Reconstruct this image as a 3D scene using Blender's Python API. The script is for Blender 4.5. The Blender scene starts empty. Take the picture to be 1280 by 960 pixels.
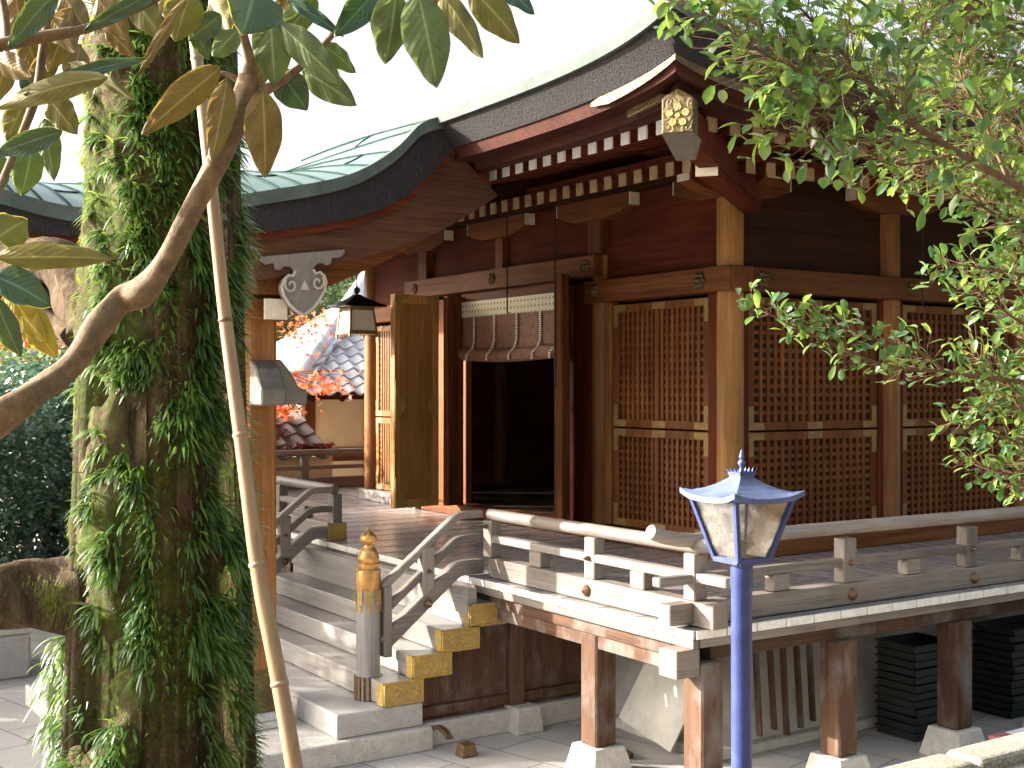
import bpy, math, random
from mathutils import Vector, noise
R = math.radians
SC = bpy.context.scene
C = SC.collection
rnd = random.Random(7)

# ------------------------------------------------------------------ camera, world, sun, exposure
FPX, CX, CY, CAMH = 1557.0, 640.0, 483.0, 2.53
FW = Vector((-.836, .549, 0)); RT = Vector((.549, .836, 0))
cam = bpy.data.objects.new('camera', bpy.data.cameras.new('camera'))
C.objects.link(cam); SC.camera = cam
cam.location = (0, 0, CAMH)
cam.rotation_euler = (R(90), 0, math.atan2(-FW.x, FW.y))
cam.data.sensor_width = 36; cam.data.lens = FPX / 1280 * 36
cam.data.shift_y = 3 / 1280
cam.data.clip_start = .05; cam.data.clip_end = 2000

SUN_AZ, SUN_EL = R(231), R(20)        # direction towards the sun: angle from +X, elevation
w = bpy.data.worlds.new('World'); SC.world = w; w.use_nodes = True
nt = w.node_tree
sky = nt.nodes.new('ShaderNodeTexSky'); sky.sky_type = 'NISHITA'; sky.sun_disc = False
sky.sun_elevation = SUN_EL; sky.sun_rotation = R(90) - SUN_AZ
sky.air_density = 1.0; sky.dust_density = 9.0; sky.ozone_density = 1.0
bg = nt.nodes['Background']; bg.inputs[1].default_value = .15
hsv = nt.nodes.new('ShaderNodeHueSaturation'); hsv.inputs['Saturation'].default_value = .5; hsv.inputs['Value'].default_value = 1.12   # thin bright autumn haze over the sky
nt.links.new(sky.outputs[0], hsv.inputs['Color']); nt.links.new(hsv.outputs[0], bg.inputs[0])
sun = bpy.data.objects.new('sun', bpy.data.lights.new('sun', 'SUN')); C.objects.link(sun)
sun.data.energy = 5; sun.data.angle = R(.55); sun.data.color = (1, .93, .84)
sv = Vector((math.cos(SUN_AZ) * math.cos(SUN_EL), math.sin(SUN_AZ) * math.cos(SUN_EL), math.sin(SUN_EL)))
sun.rotation_euler = sv.to_track_quat('Z', 'Y').to_euler()
SC.view_settings.view_transform = 'Standard'; SC.view_settings.look = 'None'
SC.view_settings.exposure = 2.1; SC.view_settings.gamma = 1
SC.render.engine = 'CYCLES'
SC.cycles.max_bounces = 8; SC.cycles.transparent_max_bounces = 12

def at(u, v, Z):
    """point seen at photo pixel (u,v) at depth Z, used for measuring branches and leaves"""
    return Vector((0, 0, CAMH)) + (FW + RT * ((u - CX) / FPX) + Vector((0, 0, -(v - CY) / FPX))) * Z

# ------------------------------------------------------------------ materials
MATS = {}
def newmat(name):
    m = bpy.data.materials.new(name); m.use_nodes = True
    n = m.node_tree.nodes; b = n['Principled BSDF']
    return m, n, m.node_tree.links, b
def noise_node(n, l, vec, scale, detail=5, rough=.55, dist=0):
    t = n.new('ShaderNodeTexNoise'); t.inputs['Scale'].default_value = scale
    t.inputs['Detail'].default_value = detail; t.inputs['Roughness'].default_value = rough
    t.inputs['Distortion'].default_value = dist
    if vec is not None: l.new(vec, t.inputs['Vector'])
    return t
def ramp(n, l, fac, stops):
    r = n.new('ShaderNodeValToRGB'); l.new(fac, r.inputs[0])
    e = r.color_ramp.elements
    while len(e) < len(stops): e.new(.5)
    for i, (p, c) in enumerate(stops):
        e[i].position = p; e[i].color = (*c, 1)
    return r
def mix(n, l, fac, a, b, kind='MIX'):
    m = n.new('ShaderNodeMix'); m.data_type = 'RGBA'; m.blend_type = kind
    if isinstance(fac, (int, float)): m.inputs[0].default_value = fac
    else: l.new(fac, m.inputs[0])
    for i, s in ((6, a), (7, b)):
        if isinstance(s, tuple): m.inputs[i].default_value = (*s, 1)
        else: l.new(s, m.inputs[i])
    return m.outputs[2]
def bump(n, l, b, h, strength, dist=.01, prev=None):
    p = n.new('ShaderNodeBump'); p.inputs['Strength'].default_value = strength; p.inputs['Distance'].default_value = dist
    l.new(h, p.inputs['Height'])
    if prev is not None: l.new(prev, p.inputs['Normal'])
    l.new(p.outputs[0], b.inputs['Normal']); return p.outputs[0]
def scaled(n, l, vec, s):
    m = n.new('ShaderNodeMapping'); m.inputs['Scale'].default_value = s; l.new(vec, m.inputs['Vector']); return m.outputs[0]
def objvec(n, l):
    tc = n.new('ShaderNodeTexCoord'); oi = n.new('ShaderNodeObjectInfo')
    a = n.new('ShaderNodeVectorMath'); a.operation = 'ADD'
    c = n.new('ShaderNodeCombineXYZ'); mu = n.new('ShaderNodeMath'); mu.operation = 'MULTIPLY'; mu.inputs[1].default_value = 37.
    l.new(oi.outputs['Random'], mu.inputs[0])
    for i in range(3): l.new(mu.outputs[0], c.inputs[i])
    l.new(tc.outputs['Object'], a.inputs[0]); l.new(c.outputs[0], a.inputs[1])
    return a.outputs[0], tc.outputs['Object'], oi.outputs['Random']

def wood(name, light, dark, axis, rough=.5, grain=9., bstr=.35, stain=None, spec=.25):
    key = name + 'XYZ'[axis]
    if key in MATS: return MATS[key]
    m, n, l, b = newmat(key)
    v, vo, rd = objvec(n, l)
    s = [grain] * 3; s[axis] = grain * .045
    g = noise_node(n, l, scaled(n, l, v, tuple(s)), 1.6, 8, .62, .7)
    s2 = [70.] * 3; s2[axis] = 2.2
    fine = noise_node(n, l, scaled(n, l, v, tuple(s2)), 1.2, 4, .6)
    c = ramp(n, l, g.outputs[0], [(.32, dark), (.62, light), (.78, tuple(x * 1.12 for x in light))])
    c2 = ramp(n, l, fine.outputs[0], [(.3, (.66, .62, .6)), (.62, (1.08, 1.08, 1.08))])
    col = mix(n, l, 1., c.outputs[0], c2.outputs[0], 'MULTIPLY')
    blot = noise_node(n, l, v, 1.3, 4, .6)
    bc = ramp(n, l, blot.outputs[0], [(.3, (.72, .7, .7)), (.7, (1.15, 1.13, 1.1))])
    col = mix(n, l, 1., col, bc.outputs[0], 'MULTIPLY')
    if stain:
        st = noise_node(n, l, scaled(n, l, v, (2.2, 2.2, 1.2)), 1.7, 6, .65)
        sf = ramp(n, l, st.outputs[0], [(.48, (0, 0, 0)), (.68, (1, 1, 1))])
        col = mix(n, l, sf.outputs[0], col, stain)
    hs = n.new('ShaderNodeHueSaturation'); l.new(col, hs.inputs['Color'])
    mr = n.new('ShaderNodeMapRange'); mr.inputs['To Min'].default_value = .8; mr.inputs['To Max'].default_value = 1.18
    l.new(rd, mr.inputs[0]); l.new(mr.outputs[0], hs.inputs['Value'])
    l.new(hs.outputs[0], b.inputs['Base Color'])
    rr = n.new('ShaderNodeMapRange'); rr.inputs['To Min'].default_value = rough - .1; rr.inputs['To Max'].default_value = rough + .18
    l.new(fine.outputs[0], rr.inputs[0]); l.new(rr.outputs[0], b.inputs['Roughness'])
    b.inputs['Specular IOR Level'].default_value = spec
    bump(n, l, b, fine.outputs[0], bstr, .004)
    MATS[key] = m
    return m
WOODS = {
    'hall':  dict(light=(.195, .072, .022), dark=(.1, .034, .011), rough=.5, spec=.12),
    'red':   dict(light=(.125, .03, .013), dark=(.065, .016, .008), rough=.6, spec=.06),
    'ochre': dict(light=(.26, .115, .034), dark=(.16, .064, .019), rough=.42, spec=.2),
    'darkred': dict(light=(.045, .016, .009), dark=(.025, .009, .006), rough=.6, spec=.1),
    'under': dict(light=(.11, .062, .038), dark=(.065, .035, .022), rough=.65, stain=(.15, .13, .115), spec=.15),
    'honey': dict(light=(.36, .175, .048), dark=(.22, .1, .026), rough=.42),
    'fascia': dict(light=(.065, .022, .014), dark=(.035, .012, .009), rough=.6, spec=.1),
    'canopy': dict(light=(.135, .062, .036), dark=(.085, .036, .022), rough=.6, spec=.1),
    'leafwood': dict(light=(.55, .3, .1), dark=(.38, .2, .06), rough=.4),
    'grey':  dict(light=(.3, .29, .28), dark=(.21, .2, .19), rough=.32, stain=(.24, .21, .18), spec=.45),
    'deck':  dict(light=(.31, .3, .3), dark=(.21, .2, .2), rough=.22, stain=(.23, .205, .19), spec=.6),
    'rail':  dict(light=(.235, .212, .19), dark=(.17, .148, .13), rough=.45, stain=(.22, .175, .14)),
}
def simple(name, col, rough=.6, metal=0., nscale=8., var=.25, bstr=.2, bdist=.01, spec=.5, detail=6):
    if name in MATS: return MATS[name]
    m, n, l, b = newmat(name)
    v, vo, rd = objvec(n, l)
    t = noise_node(n, l, v, nscale, detail, .62)
    c = ramp(n, l, t.outputs[0], [(.3, tuple(x * (1 - var) for x in col)), (.7, tuple(min(1, x * (1 + var)) for x in col))])
    t2 = noise_node(n, l, v, nscale * .17, 4, .6)
    c2 = ramp(n, l, t2.outputs[0], [(.35, (1 - var * .7,) * 3), (.65, (1 + var * .4,) * 3)])
    l.new(mix(n, l, 1., c.outputs[0], c2.outputs[0], 'MULTIPLY'), b.inputs['Base Color'])
    b.inputs['Roughness'].default_value = rough; b.inputs['Metallic'].default_value = metal
    b.inputs['Specular IOR Level'].default_value = spec
    if bstr: bump(n, l, b, t.outputs[0], bstr, bdist)
    MATS[name] = m; return m

def gold_mat(name='gold_fitting', col=(.15, .1, .03), dull=(.07, .05, .02), vs=16, cs=(.6, .55, .5)):
    if name in MATS: return MATS[name]
    m, n, l, b = newmat(name)
    v, vo, rd = objvec(n, l)
    # engraved scroll work: rings warped by noise
    wv = n.new('ShaderNodeTexVoronoi'); wv.feature = 'SMOOTH_F1'; wv.inputs['Scale'].default_value = vs
    nn = noise_node(n, l, v, 9, 3)
    ad = n.new('ShaderNodeVectorMath'); ad.operation = 'MULTIPLY_ADD'; ad.inputs[1].default_value = (.06, .06, .06)
    l.new(nn.outputs['Color'], ad.inputs[0]); l.new(v, ad.inputs[2]); l.new(ad.outputs[0], wv.inputs['Vector'])
    sn = n.new('ShaderNodeMath'); sn.operation = 'SINE'; mu = n.new('ShaderNodeMath'); mu.operation = 'MULTIPLY'; mu.inputs[1].default_value = 26
    l.new(wv.outputs['Distance'], mu.inputs[0]); l.new(mu.outputs[0], sn.inputs[0])
    t = noise_node(n, l, v, 5, 6, .7)
    c = ramp(n, l, t.outputs[0], [(.35, dull), (.62, col)])
    eng = ramp(n, l, sn.outputs[0], [(.1, cs), (.55, (1.08, 1.08, 1.05))])
    l.new(mix(n, l, .8, c.outputs[0], eng.outputs[0], 'MULTIPLY'), b.inputs['Base Color'])
    b.inputs['Metallic'].default_value = .3; b.inputs['Roughness'].default_value = .55
    bump(n, l, b, sn.outputs[0], .35, .004)
    MATS[name] = m; return m

def leaf_mat(name, col, col2, rough=.4, trans=.35, nscale=30., tcol=None, vein=False, spots=None):
    if name in MATS: return MATS[name]
    m, n, l, b = newmat(name)
    tc = n.new('ShaderNodeTexCoord'); g = n.new('ShaderNodeNewGeometry')
    t = noise_node(n, l, tc.outputs['Object'], nscale, 4)
    c = ramp(n, l, t.outputs[0], [(.35, col), (.65, col2)])
    rr = ramp(n, l, g.outputs['Random Per Island'], [(0, (.65, .68, .6)), (1, (1.3, 1.2, 1.1))])
    col_ = mix(n, l, 1., c.outputs[0], rr.outputs[0], 'MULTIPLY')
    if spots:
        s = noise_node(n, l, tc.outputs['Object'], 85, 3, .7)
        sf = ramp(n, l, s.outputs[0], [(.58, (0, 0, 0)), (.66, (1, 1, 1))])
        col_ = mix(n, l, sf.outputs[0], col_, spots)
    if vein:
        a = n.new('ShaderNodeAttribute'); a.attribute_name = 'lv'
        sep = n.new('ShaderNodeSeparateXYZ'); l.new(a.outputs['Vector'], sep.inputs[0])
        ab = n.new('ShaderNodeMath'); ab.operation = 'ABSOLUTE'; l.new(sep.outputs[0], ab.inputs[0])
        mid = ramp(n, l, ab.outputs[0], [(.02, (1, 1, 1)), (.09, (0, 0, 0))])
        col_ = mix(n, l, mid.outputs[0], col_, tuple(min(1, x * 1.9 + .03) for x in col2))
        k = n.new('ShaderNodeMath'); k.operation = 'MULTIPLY_ADD'; k.inputs[1].default_value = -.28
        l.new(ab.outputs[0], k.inputs[0]); l.new(sep.outputs[1], k.inputs[2])
        k2 = n.new('ShaderNodeMath'); k2.operation = 'MULTIPLY'; k2.inputs[1].default_value = 62; l.new(k.outputs[0], k2.inputs[0])
        sn = n.new('ShaderNodeMath'); sn.operation = 'SINE'; l.new(k2.outputs[0], sn.inputs[0])
        vr = ramp(n, l, sn.outputs[0], [(.86, (0, 0, 0)), (.98, (1, 1, 1))])
        mf = n.new('ShaderNodeMath'); mf.operation = 'MULTIPLY'; mf.inputs[1].default_value = .35
        l.new(vr.outputs[0], mf.inputs[0])
        col_ = mix(n, l, mf.outputs[0], col_, tuple(min(1, x * 1.6 + .01) for x in col2))
        bump(n, l, b, sn.outputs[0], .15, .002)
    l.new(col_, b.inputs['Base Color']); b.inputs['Roughness'].default_value = rough
    tr = n.new('ShaderNodeBsdfTranslucent')
    if tcol: l.new(mix(n, l, .75, col_, tcol), tr.inputs['Color'])
    else: l.new(col_, tr.inputs['Color'])
    ms = n.new('ShaderNodeMixShader'); ms.inputs[0].default_value = trans
    l.new(b.outputs[0], ms.inputs[1]); l.new(tr.outputs[0], ms.inputs[2])
    l.new(ms.outputs[0], n['Material Output'].inputs[0])
    MATS[name] = m; return m

# ------------------------------------------------------------------ mesh building
class MB:
    def __init__(s): s.v = []; s.f = []; s.mi = []; s.uv = None
    def add(s, vs, fs, mi=0):
        o = len(s.v); s.v += [tuple(p) for p in vs]
        s.f += [tuple(i + o for i in f) for f in fs]; s.mi += [mi] * len(fs); return s
    def box(s, x0, x1, y0, y1, z0, z1, mi=0):
        return s.add([(x0,y0,z0),(x1,y0,z0),(x1,y1,z0),(x0,y1,z0),(x0,y0,z1),(x1,y0,z1),(x1,y1,z1),(x0,y1,z1)],
                     [(0,3,2,1),(4,5,6,7),(0,1,5,4),(1,2,6,5),(2,3,7,6),(3,0,4,7)], mi)
    def bar(s, a, b, wd, h, up=(0, 0, 1), mi=0):
        a = Vector(a); b = Vector(b); d = (b - a).normalized(); up = Vector(up)
        sd = d.cross(up).normalized() * wd / 2; u2 = sd.cross(d).normalized() * h / 2
        vs = [a - sd - u2, a + sd - u2, a + sd + u2, a - sd + u2, b - sd - u2, b + sd - u2, b + sd + u2, b - sd + u2]
        return s.add(vs, [(0,1,2,3),(7,6,5,4),(0,4,5,1),(1,5,6,2),(2,6,7,3),(3,7,4,0)], mi)
    def path(s, pts, wd, h, side, mi=0):
        """rectangular section swept along pts; side = constant sideways vector"""
        pts = [Vector(p) for p in pts]; sd = Vector(side).normalized() * wd / 2; n = len(pts); vs = []
        for i, p in enumerate(pts):
            d = (pts[min(i + 1, n - 1)] - pts[max(i - 1, 0)]).normalized()
            hh = (h[i] if isinstance(h, (list, tuple)) else h)
            u = sd.cross(d).normalized() * hh / 2
            if u.z < 0: u = -u
            vs += [p - sd - u, p + sd - u, p + sd + u, p - sd + u]
        fs = [(0,1,2,3), tuple(4 * (n - 1) + k for k in (3, 2, 1, 0))]
        for i in range(n - 1):
            for k in range(4):
                a = 4 * i + k; b = 4 * i + (k + 1) % 4; fs.append((a, a + 4, b + 4, b))
        return s.add(vs, fs, mi)
    def tube(s, pts, rad, n=10, cap=True, mi=0, wob=0):
        pts = [Vector(p) for p in pts]; m = len(pts); vs = []; ref = Vector((0, 0, 1))
        d0 = (pts[-1] - pts[0]).normalized()
        if abs(d0.z) > .8: ref = Vector((1, 0, 0))
        for i, p in enumerate(pts):
            d = (pts[min(i + 1, m - 1)] - pts[max(i - 1, 0)]).normalized()
            a = d.cross(ref).normalized(); b = a.cross(d).normalized(); r = rad[i] if isinstance(rad, (list, tuple)) else rad
            for k in range(n):
                t = 2 * math.pi * k / n
                rr = r * (1 + wob * noise.noise(Vector((p.x * 9 + math.cos(t) * 1.5, p.y * 9 + math.sin(t) * 1.5, p.z * 9)))) if wob else r
                vs.append(p + (a * math.cos(t) + b * math.sin(t)) * rr)
        fs = []
        for i in range(m - 1):
            for k in range(n):
                a = i * n + k; b = i * n + (k + 1) % n; fs.append((a, b, b + n, a + n))
        if cap: fs.append(tuple(range(n - 1, -1, -1))); fs.append(tuple((m - 1) * n + k for k in range(n)))
        return s.add(vs, fs, mi)
    def lathe(s, x, y, prof, n=24, mi=0):
        vs = []; fs = []
        for r, z in prof:
            for k in range(n): t = 2 * math.pi * k / n; vs.append((x + r * math.cos(t), y + r * math.sin(t), z))
        for i in range(len(prof) - 1):
            for k in range(n): a = i * n + k; b = i * n + (k + 1) % n; fs.append((a, b, b + n, a + n))
        fs.append(tuple(range(n - 1, -1, -1))); fs.append(tuple((len(prof) - 1) * n + k for k in range(n)))
        return s.add(vs, fs, mi)
    def prism(s, poly, f, a, b, mi=0):
        """poly list of 2d points, f(p,q,t)->xyz, extruded t from a to b"""
        n = len(poly)
        vs = [f(p, q, a) for p, q in poly] + [f(p, q, b) for p, q in poly]
        fs = [tuple(range(n - 1, -1, -1)), tuple(range(n, 2 * n))] + [(i, (i + 1) % n, (i + 1) % n + n, i + n) for i in range(n)]
        return s.add(vs, fs, mi)
    def frustum(s, x, y, z0, z1, w0, w1, d0=None, d1=None, mi=0):
        d0 = d0 or w0; d1 = d1 or w1
        vs = [(x - w0/2, y - d0/2, z0), (x + w0/2, y - d0/2, z0), (x + w0/2, y + d0/2, z0), (x - w0/2, y + d0/2, z0),
              (x - w1/2, y - d1/2, z1), (x + w1/2, y - d1/2, z1), (x + w1/2, y + d1/2, z1), (x - w1/2, y + d1/2, z1)]
        return s.add(vs, [(0,3,2,1),(4,5,6,7),(0,1,5,4),(1,2,6,5),(2,3,7,6),(3,0,4,7)], mi)
    def grid(s, P, closed=False, mi=0):
        """P[i][j] points -> sheet"""
        n = len(P); m = len(P[0]); o = []
        for r_ in P: o += list(r_)
        fs = [(i*m+j, (i+1)*m+j, (i+1)*m+j+1, i*m+j+1) for i in range(n-1) for j in range(m-1)]
        return s.add(o, fs, mi)

def wsel(mat, ext):
    if isinstance(mat, str):
        if mat in WOODS:
            ax = max(range(3), key=lambda i: ext[i])
            return wood(mat, axis=ax, **WOODS[mat])
        return MATS[mat]
    return mat
def part(name, mb, mat, parent=None, bevel=0., smooth=None, label=None, seg=1, keep=False):
    xs = [p[0] for p in mb.v]; ys = [p[1] for p in mb.v]; zs = [p[2] for p in mb.v]
    c = Vector(((min(xs) + max(xs)) / 2, (min(ys) + max(ys)) / 2, min(zs)))
    if keep: c = Vector((0, 0, 0))
    ext = (max(xs) - min(xs), max(ys) - min(ys), max(zs) - min(zs))
    me = bpy.data.meshes.new(name)
    me.from_pydata([(p[0] - c.x, p[1] - c.y, p[2] - c.z) for p in mb.v], [], mb.f)
    mats = mat if isinstance(mat, list) else [mat]
    for m_ in mats: me.materials.append(wsel(m_, ext))
    if len(mats) > 1: me.polygons.foreach_set('material_index', mb.mi)
    if mb.uv:
        a = me.attributes.new('lv', 'FLOAT_VECTOR', 'POINT')
        a.data.foreach_set('vector', [x for t in mb.uv for x in t])
    me.validate(); me.update()
    if smooth is not None:
        me.polygons.foreach_set('use_smooth', [True] * len(me.polygons))
        if smooth < 179: me.set_sharp_from_angle(angle=R(smooth))
    o = bpy.data.objects.new(name, me); C.objects.link(o)
    if parent is not None:
        o.parent = parent; w_ = wloc(parent); o.location = c - w_
    else: o.location = c
    if bevel:
        b = o.modifiers.new('bevel', 'BEVEL'); b.width = bevel; b.segments = seg; b.limit_method = 'ANGLE'; b.angle_limit = R(35)
    if label: o['label'] = label
    return o
def wloc(o):
    v = Vector((0, 0, 0))
    while o: v += Vector(o.location); o = o.parent
    return v
def tag(o, label=None, cat=None, group=None, kind=None):
    if label: o['label'] = label
    if cat: o['category'] = cat
    if group: o['group'] = group
    if kind: o['kind'] = kind
    return o
def thing(name, loc, label, cat, group=None):
    o = bpy.data.objects.new(name, None); C.objects.link(o); o.location = loc; o.empty_display_size = .1
    return tag(o, label, cat, group)
def dup(o, off, parent=None):
    c = o.copy(); C.objects.link(c)
    c.parent = parent if parent is not None else o.parent
    c.location = Vector(o.location) + Vector(off)
    for ch in list(o.children):
        k = ch.copy(); C.objects.link(k); k.parent = c
        for g in ch.children: q = g.copy(); C.objects.link(q); q.parent = k
    return c
def lerp(tab, t):
    if t <= tab[0][0]: return tab[0][1]
    for (a, x), (b, y) in zip(tab, tab[1:]):
        if t <= b:
            k = (t - a) / (b - a); return x + (y - x) * k
    return tab[-1][1]
def smooth_tab(pts, n=8):
    """Catmull-Rom through points (tuples)"""
    out = []; P = [pts[0]] + list(pts) + [pts[-1]]
    for i in range(1, len(P) - 2):
        for k in range(n):
            t = k / n; a, b, c, d = P[i-1], P[i], P[i+1], P[i+2]
            out.append(tuple(.5 * ((2*b[j]) + (-a[j]+c[j])*t + (2*a[j]-5*b[j]+4*c[j]-d[j])*t*t + (-a[j]+3*b[j]-3*c[j]+d[j])*t**3) for j in range(len(b))))
    out.append(tuple(pts[-1])); return out

# special materials
gold_mat('fit_old', (.3, .19, .055), (.2, .12, .04), 40, (.75, .7, .65)); GOLD = gold_mat(); BRASS = gold_mat('brass_end_cap', (.5, .33, .085), (.36, .25, .085), 34, (.72, .68, .6))
simple('white_paint', (.74, .73, .7), .6, nscale=14, var=.1, bstr=.05)
simple('plank_end', (.7, .67, .6), .7, nscale=30, var=.15, bstr=.2)
simple('cream_block', (.62, .55, .42), .7, nscale=20, var=.15, bstr=.15)
simple('rafter_end_tan', (.36, .26, .13), .5, metal=.2, nscale=18, var=.3)  # tan end colour for all rafters but the upper front ones
simple('granite', (.44, .42, .38), .75, nscale=90, var=.22, bstr=.25, bdist=.002)
simple('granite_polished', (.36, .345, .33), .42, nscale=60, var=.18, bstr=.12, bdist=.002)
simple('plaster', (.4, .38, .34), .85, nscale=5, var=.2, bstr=.15)
simple('cream_wall', (.72, .58, .36), .85, nscale=3, var=.08, bstr=.05)
simple('dark_iron', (.03, .028, .027), .5, metal=.6, nscale=20)
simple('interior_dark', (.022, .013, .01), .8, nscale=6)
simple('bronze', (.14, .08, .04), .45, metal=.5, nscale=40, var=.35)
simple('grey_metal', (.15, .13, .105), .5, metal=.4, nscale=12, var=.2)
simple('carved', (.17, .145, .125), .7, nscale=25, var=.2)
simple('carved_pale', (.42, .37, .29), .7, nscale=25, var=.15)
simple('red_paint', (.42, .13, .12), .6, nscale=20, var=.2)
simple('crate_black', (.012, .02, .017), .4, nscale=12, var=.3, bstr=.1)
simple('paper', (.75, .7, .62), .8, nscale=6, var=.06)
simple('bamboo_leafy', (.2, .1, .05), .7)
def copper_mat():
    m, n, l, b = newmat('copper_patina'); v, vo, rd = objvec(n, l)
    t = noise_node(n, l, v, 2.5, 7, .7); c = ramp(n, l, t.outputs[0], [(.3, (.07, .125, .11)), (.6, (.12, .185, .165)), (.8, (.16, .225, .2))])
    l.new(c.outputs[0], b.inputs['Base Color']); b.inputs['Roughness'].default_value = .38; b.inputs['Metallic'].default_value = .25
    bump(n, l, b, t.outputs[0], .1, .01); MATS['copper'] = m
    m, n, l, b = newmat('copper_rim'); v, vo, rd = objvec(n, l)
    t = noise_node(n, l, v, 6, 7, .7); c = ramp(n, l, t.outputs[0], [(.3, (.05, .064, .056)), (.7, (.095, .115, .103))])
    l.new(c.outputs[0], b.inputs['Base Color']); b.inputs['Roughness'].default_value = .8; b.inputs['Specular IOR Level'].default_value = .15
    MATS['copper_rim'] = m
copper_mat(); simple('seam_dark', (.03, .05, .045), .95, spec=0, bstr=0)
def bark_eave_mat():
    m, n, l, b = newmat('bark_shingle'); tc = n.new('ShaderNodeTexCoord')
    v = scaled(n, l, tc.outputs['Object'], (85, 85, 22)); t = noise_node(n, l, v, 1, 6, .65, .4)
    big = noise_node(n, l, tc.outputs['Object'], 2.5, 5)
    c = ramp(n, l, t.outputs[0], [(.32, (.004, .0035, .0045)), (.5, (.011, .0085, .0105)), (.72, (.04, .028, .025))])
    c2 = ramp(n, l, big.outputs[0], [(.35, (.65, .62, .66)), (.65, (1.15, 1.1, 1.05))])
    l.new(mix(n, l, 1., c.outputs[0], c2.outputs[0], 'MULTIPLY'), b.inputs['Base Color'])
    b.inputs['Roughness'].default_value = .85
    bump(n, l, b, t.outputs[0], .9, .02); MATS['bark_eave'] = m
bark_eave_mat()

# ------------------------------------------------------------------ ground
def paving_mat():
    m, n, l, b = newmat('stone_paving'); tc = n.new('ShaderNodeTexCoord')
    mp = n.new('ShaderNodeMapping'); mp.inputs['Rotation'].default_value = (0, 0, R(-14)); l.new(tc.outputs['Object'], mp.inputs[0])
    br = n.new('ShaderNodeTexBrick'); l.new(mp.outputs[0], br.inputs['Vector'])
    br.inputs['Color1'].default_value = (.36, .345, .33, 1); br.inputs['Color2'].default_value = (.44, .42, .4, 1)
    br.inputs['Mortar'].default_value = (.13, .12, .11, 1); br.inputs['Scale'].default_value = 1.
    br.inputs['Mortar Size'].default_value = .006; br.inputs['Brick Width'].default_value = .85; br.inputs['Row Height'].default_value = .42
    br.inputs['Mortar Smooth'].default_value = .3
    t = noise_node(n, l, tc.outputs['Object'], 60, 6, .7); t2 = noise_node(n, l, tc.outputs['Object'], 1.1, 5, .6)
    c = ramp(n, l, t.outputs[0], [(.3, (.78, .78, .78)), (.7, (1.15, 1.15, 1.15))]); c2 = ramp(n, l, t2.outputs[0], [(.3, (.75, .73, .7)), (.7, (1.12, 1.12, 1.12))])
    x = mix(n, l, 1., br.outputs['Color'], c.outputs[0], 'MULTIPLY'); x = mix(n, l, 1., x, c2.outputs[0], 'MULTIPLY')
    l.new(x, b.inputs['Base Color']); b.inputs['Roughness'].default_value = .8
    bump(n, l, b, t.outputs[0], .2, .003); MATS['paving'] = m
    m, n, l, b = newmat('earth'); tc = n.new('ShaderNodeTexCoord')
    t = noise_node(n, l, tc.outputs['Object'], 12, 8, .7); c = ramp(n, l, t.outputs[0], [(.3, (.09, .065, .045)), (.7, (.26, .21, .16))])
    l.new(c.outputs[0], b.inputs['Base Color']); b.inputs['Roughness'].default_value = .95; bump(n, l, b, t.outputs[0], .6, .03); MATS['earth'] = m
    m, n, l, b = newmat('pebble_concrete'); tc = n.new('ShaderNodeTexCoord')
    vo = n.new('ShaderNodeTexVoronoi'); vo.inputs['Scale'].default_value = 70; l.new(tc.outputs['Object'], vo.inputs['Vector'])
    c = ramp(n, l, vo.outputs['Distance'], [(.1, (.4, .37, .31)), (.6, (.2, .18, .15))]); t = noise_node(n, l, tc.outputs['Object'], 3, 6)
    c2 = ramp(n, l, t.outputs[0], [(.3, (.7, .68, .6)), (.7, (1.1, 1.1, 1.05))])
    l.new(mix(n, l, 1., c.outputs[0], c2.outputs[0], 'MULTIPLY'), b.inputs['Base Color']); b.inputs['Roughness'].default_value = .9
    bump(n, l, b, vo.outputs['Distance'], -.6, .006); MATS['pebble'] = m
paving_mat()
g = part('ground', MB().add([(-400, -400, 0), (400, -400, 0), (400, 400, 0), (-400, 400, 0)], [(0, 1, 2, 3)]), 'paving', keep=True)
tag(g, kind='structure')
mb = MB()
mb.prism([(-4.05, -30), (-3.5, 2.3), (-3.52, 3.6), (-3.52, 40), (30, 40), (30, -30)], lambda p, q, t: (p, q, t), .02, .87)
tag(part('terrace', mb, 'earth', keep=True), kind='structure')
mb = MB(); y = 3.62
k = 0
while y < 16:
    mb.box(-3.56, -3.36, y, y + .98, .45, .92 + .004 * (k % 2)); y += 1.0; k += 1
kerb = part('kerb', mb, 'pebble', keep=True, bevel=.03, seg=3); tag(kerb, kind='structure')

# ------------------------------------------------------------------ the hall
XR, YF = -7.5, 7.05                      # corner pillar axis
XL, YB = -13.9, 14.65
DK = 1.13
hall = thing('shrine_hall', (XR, YF, DK), 'brown wooden shrine hall with lattice shutters and deep curved eaves above the veranda', 'shrine building')
def pillar_round(x, y, z0, z1, r, parent, name='pillar', mat='ochre'):
    return part(name, MB().lathe(x, y, [(r, z0), (r, z1)], 32), wood(mat, axis=2, **WOODS[mat]), parent, smooth=40)
front_x = [XR, -9.2, -12.45, XL]
side_y = [YF + 1.9 * i for i in range(5)]
for x in front_x: pillar_round(x, YF, DK, 4.08, .11 if x == XR else .1, hall, mat='honey' if x == XR else 'ochre')
for y in side_y[1:]: pillar_round(XR, y, DK, 4.08, .115, hall)
for y in side_y[1:]: pillar_round(XL, y, DK, 4.08, .115, hall)
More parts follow.
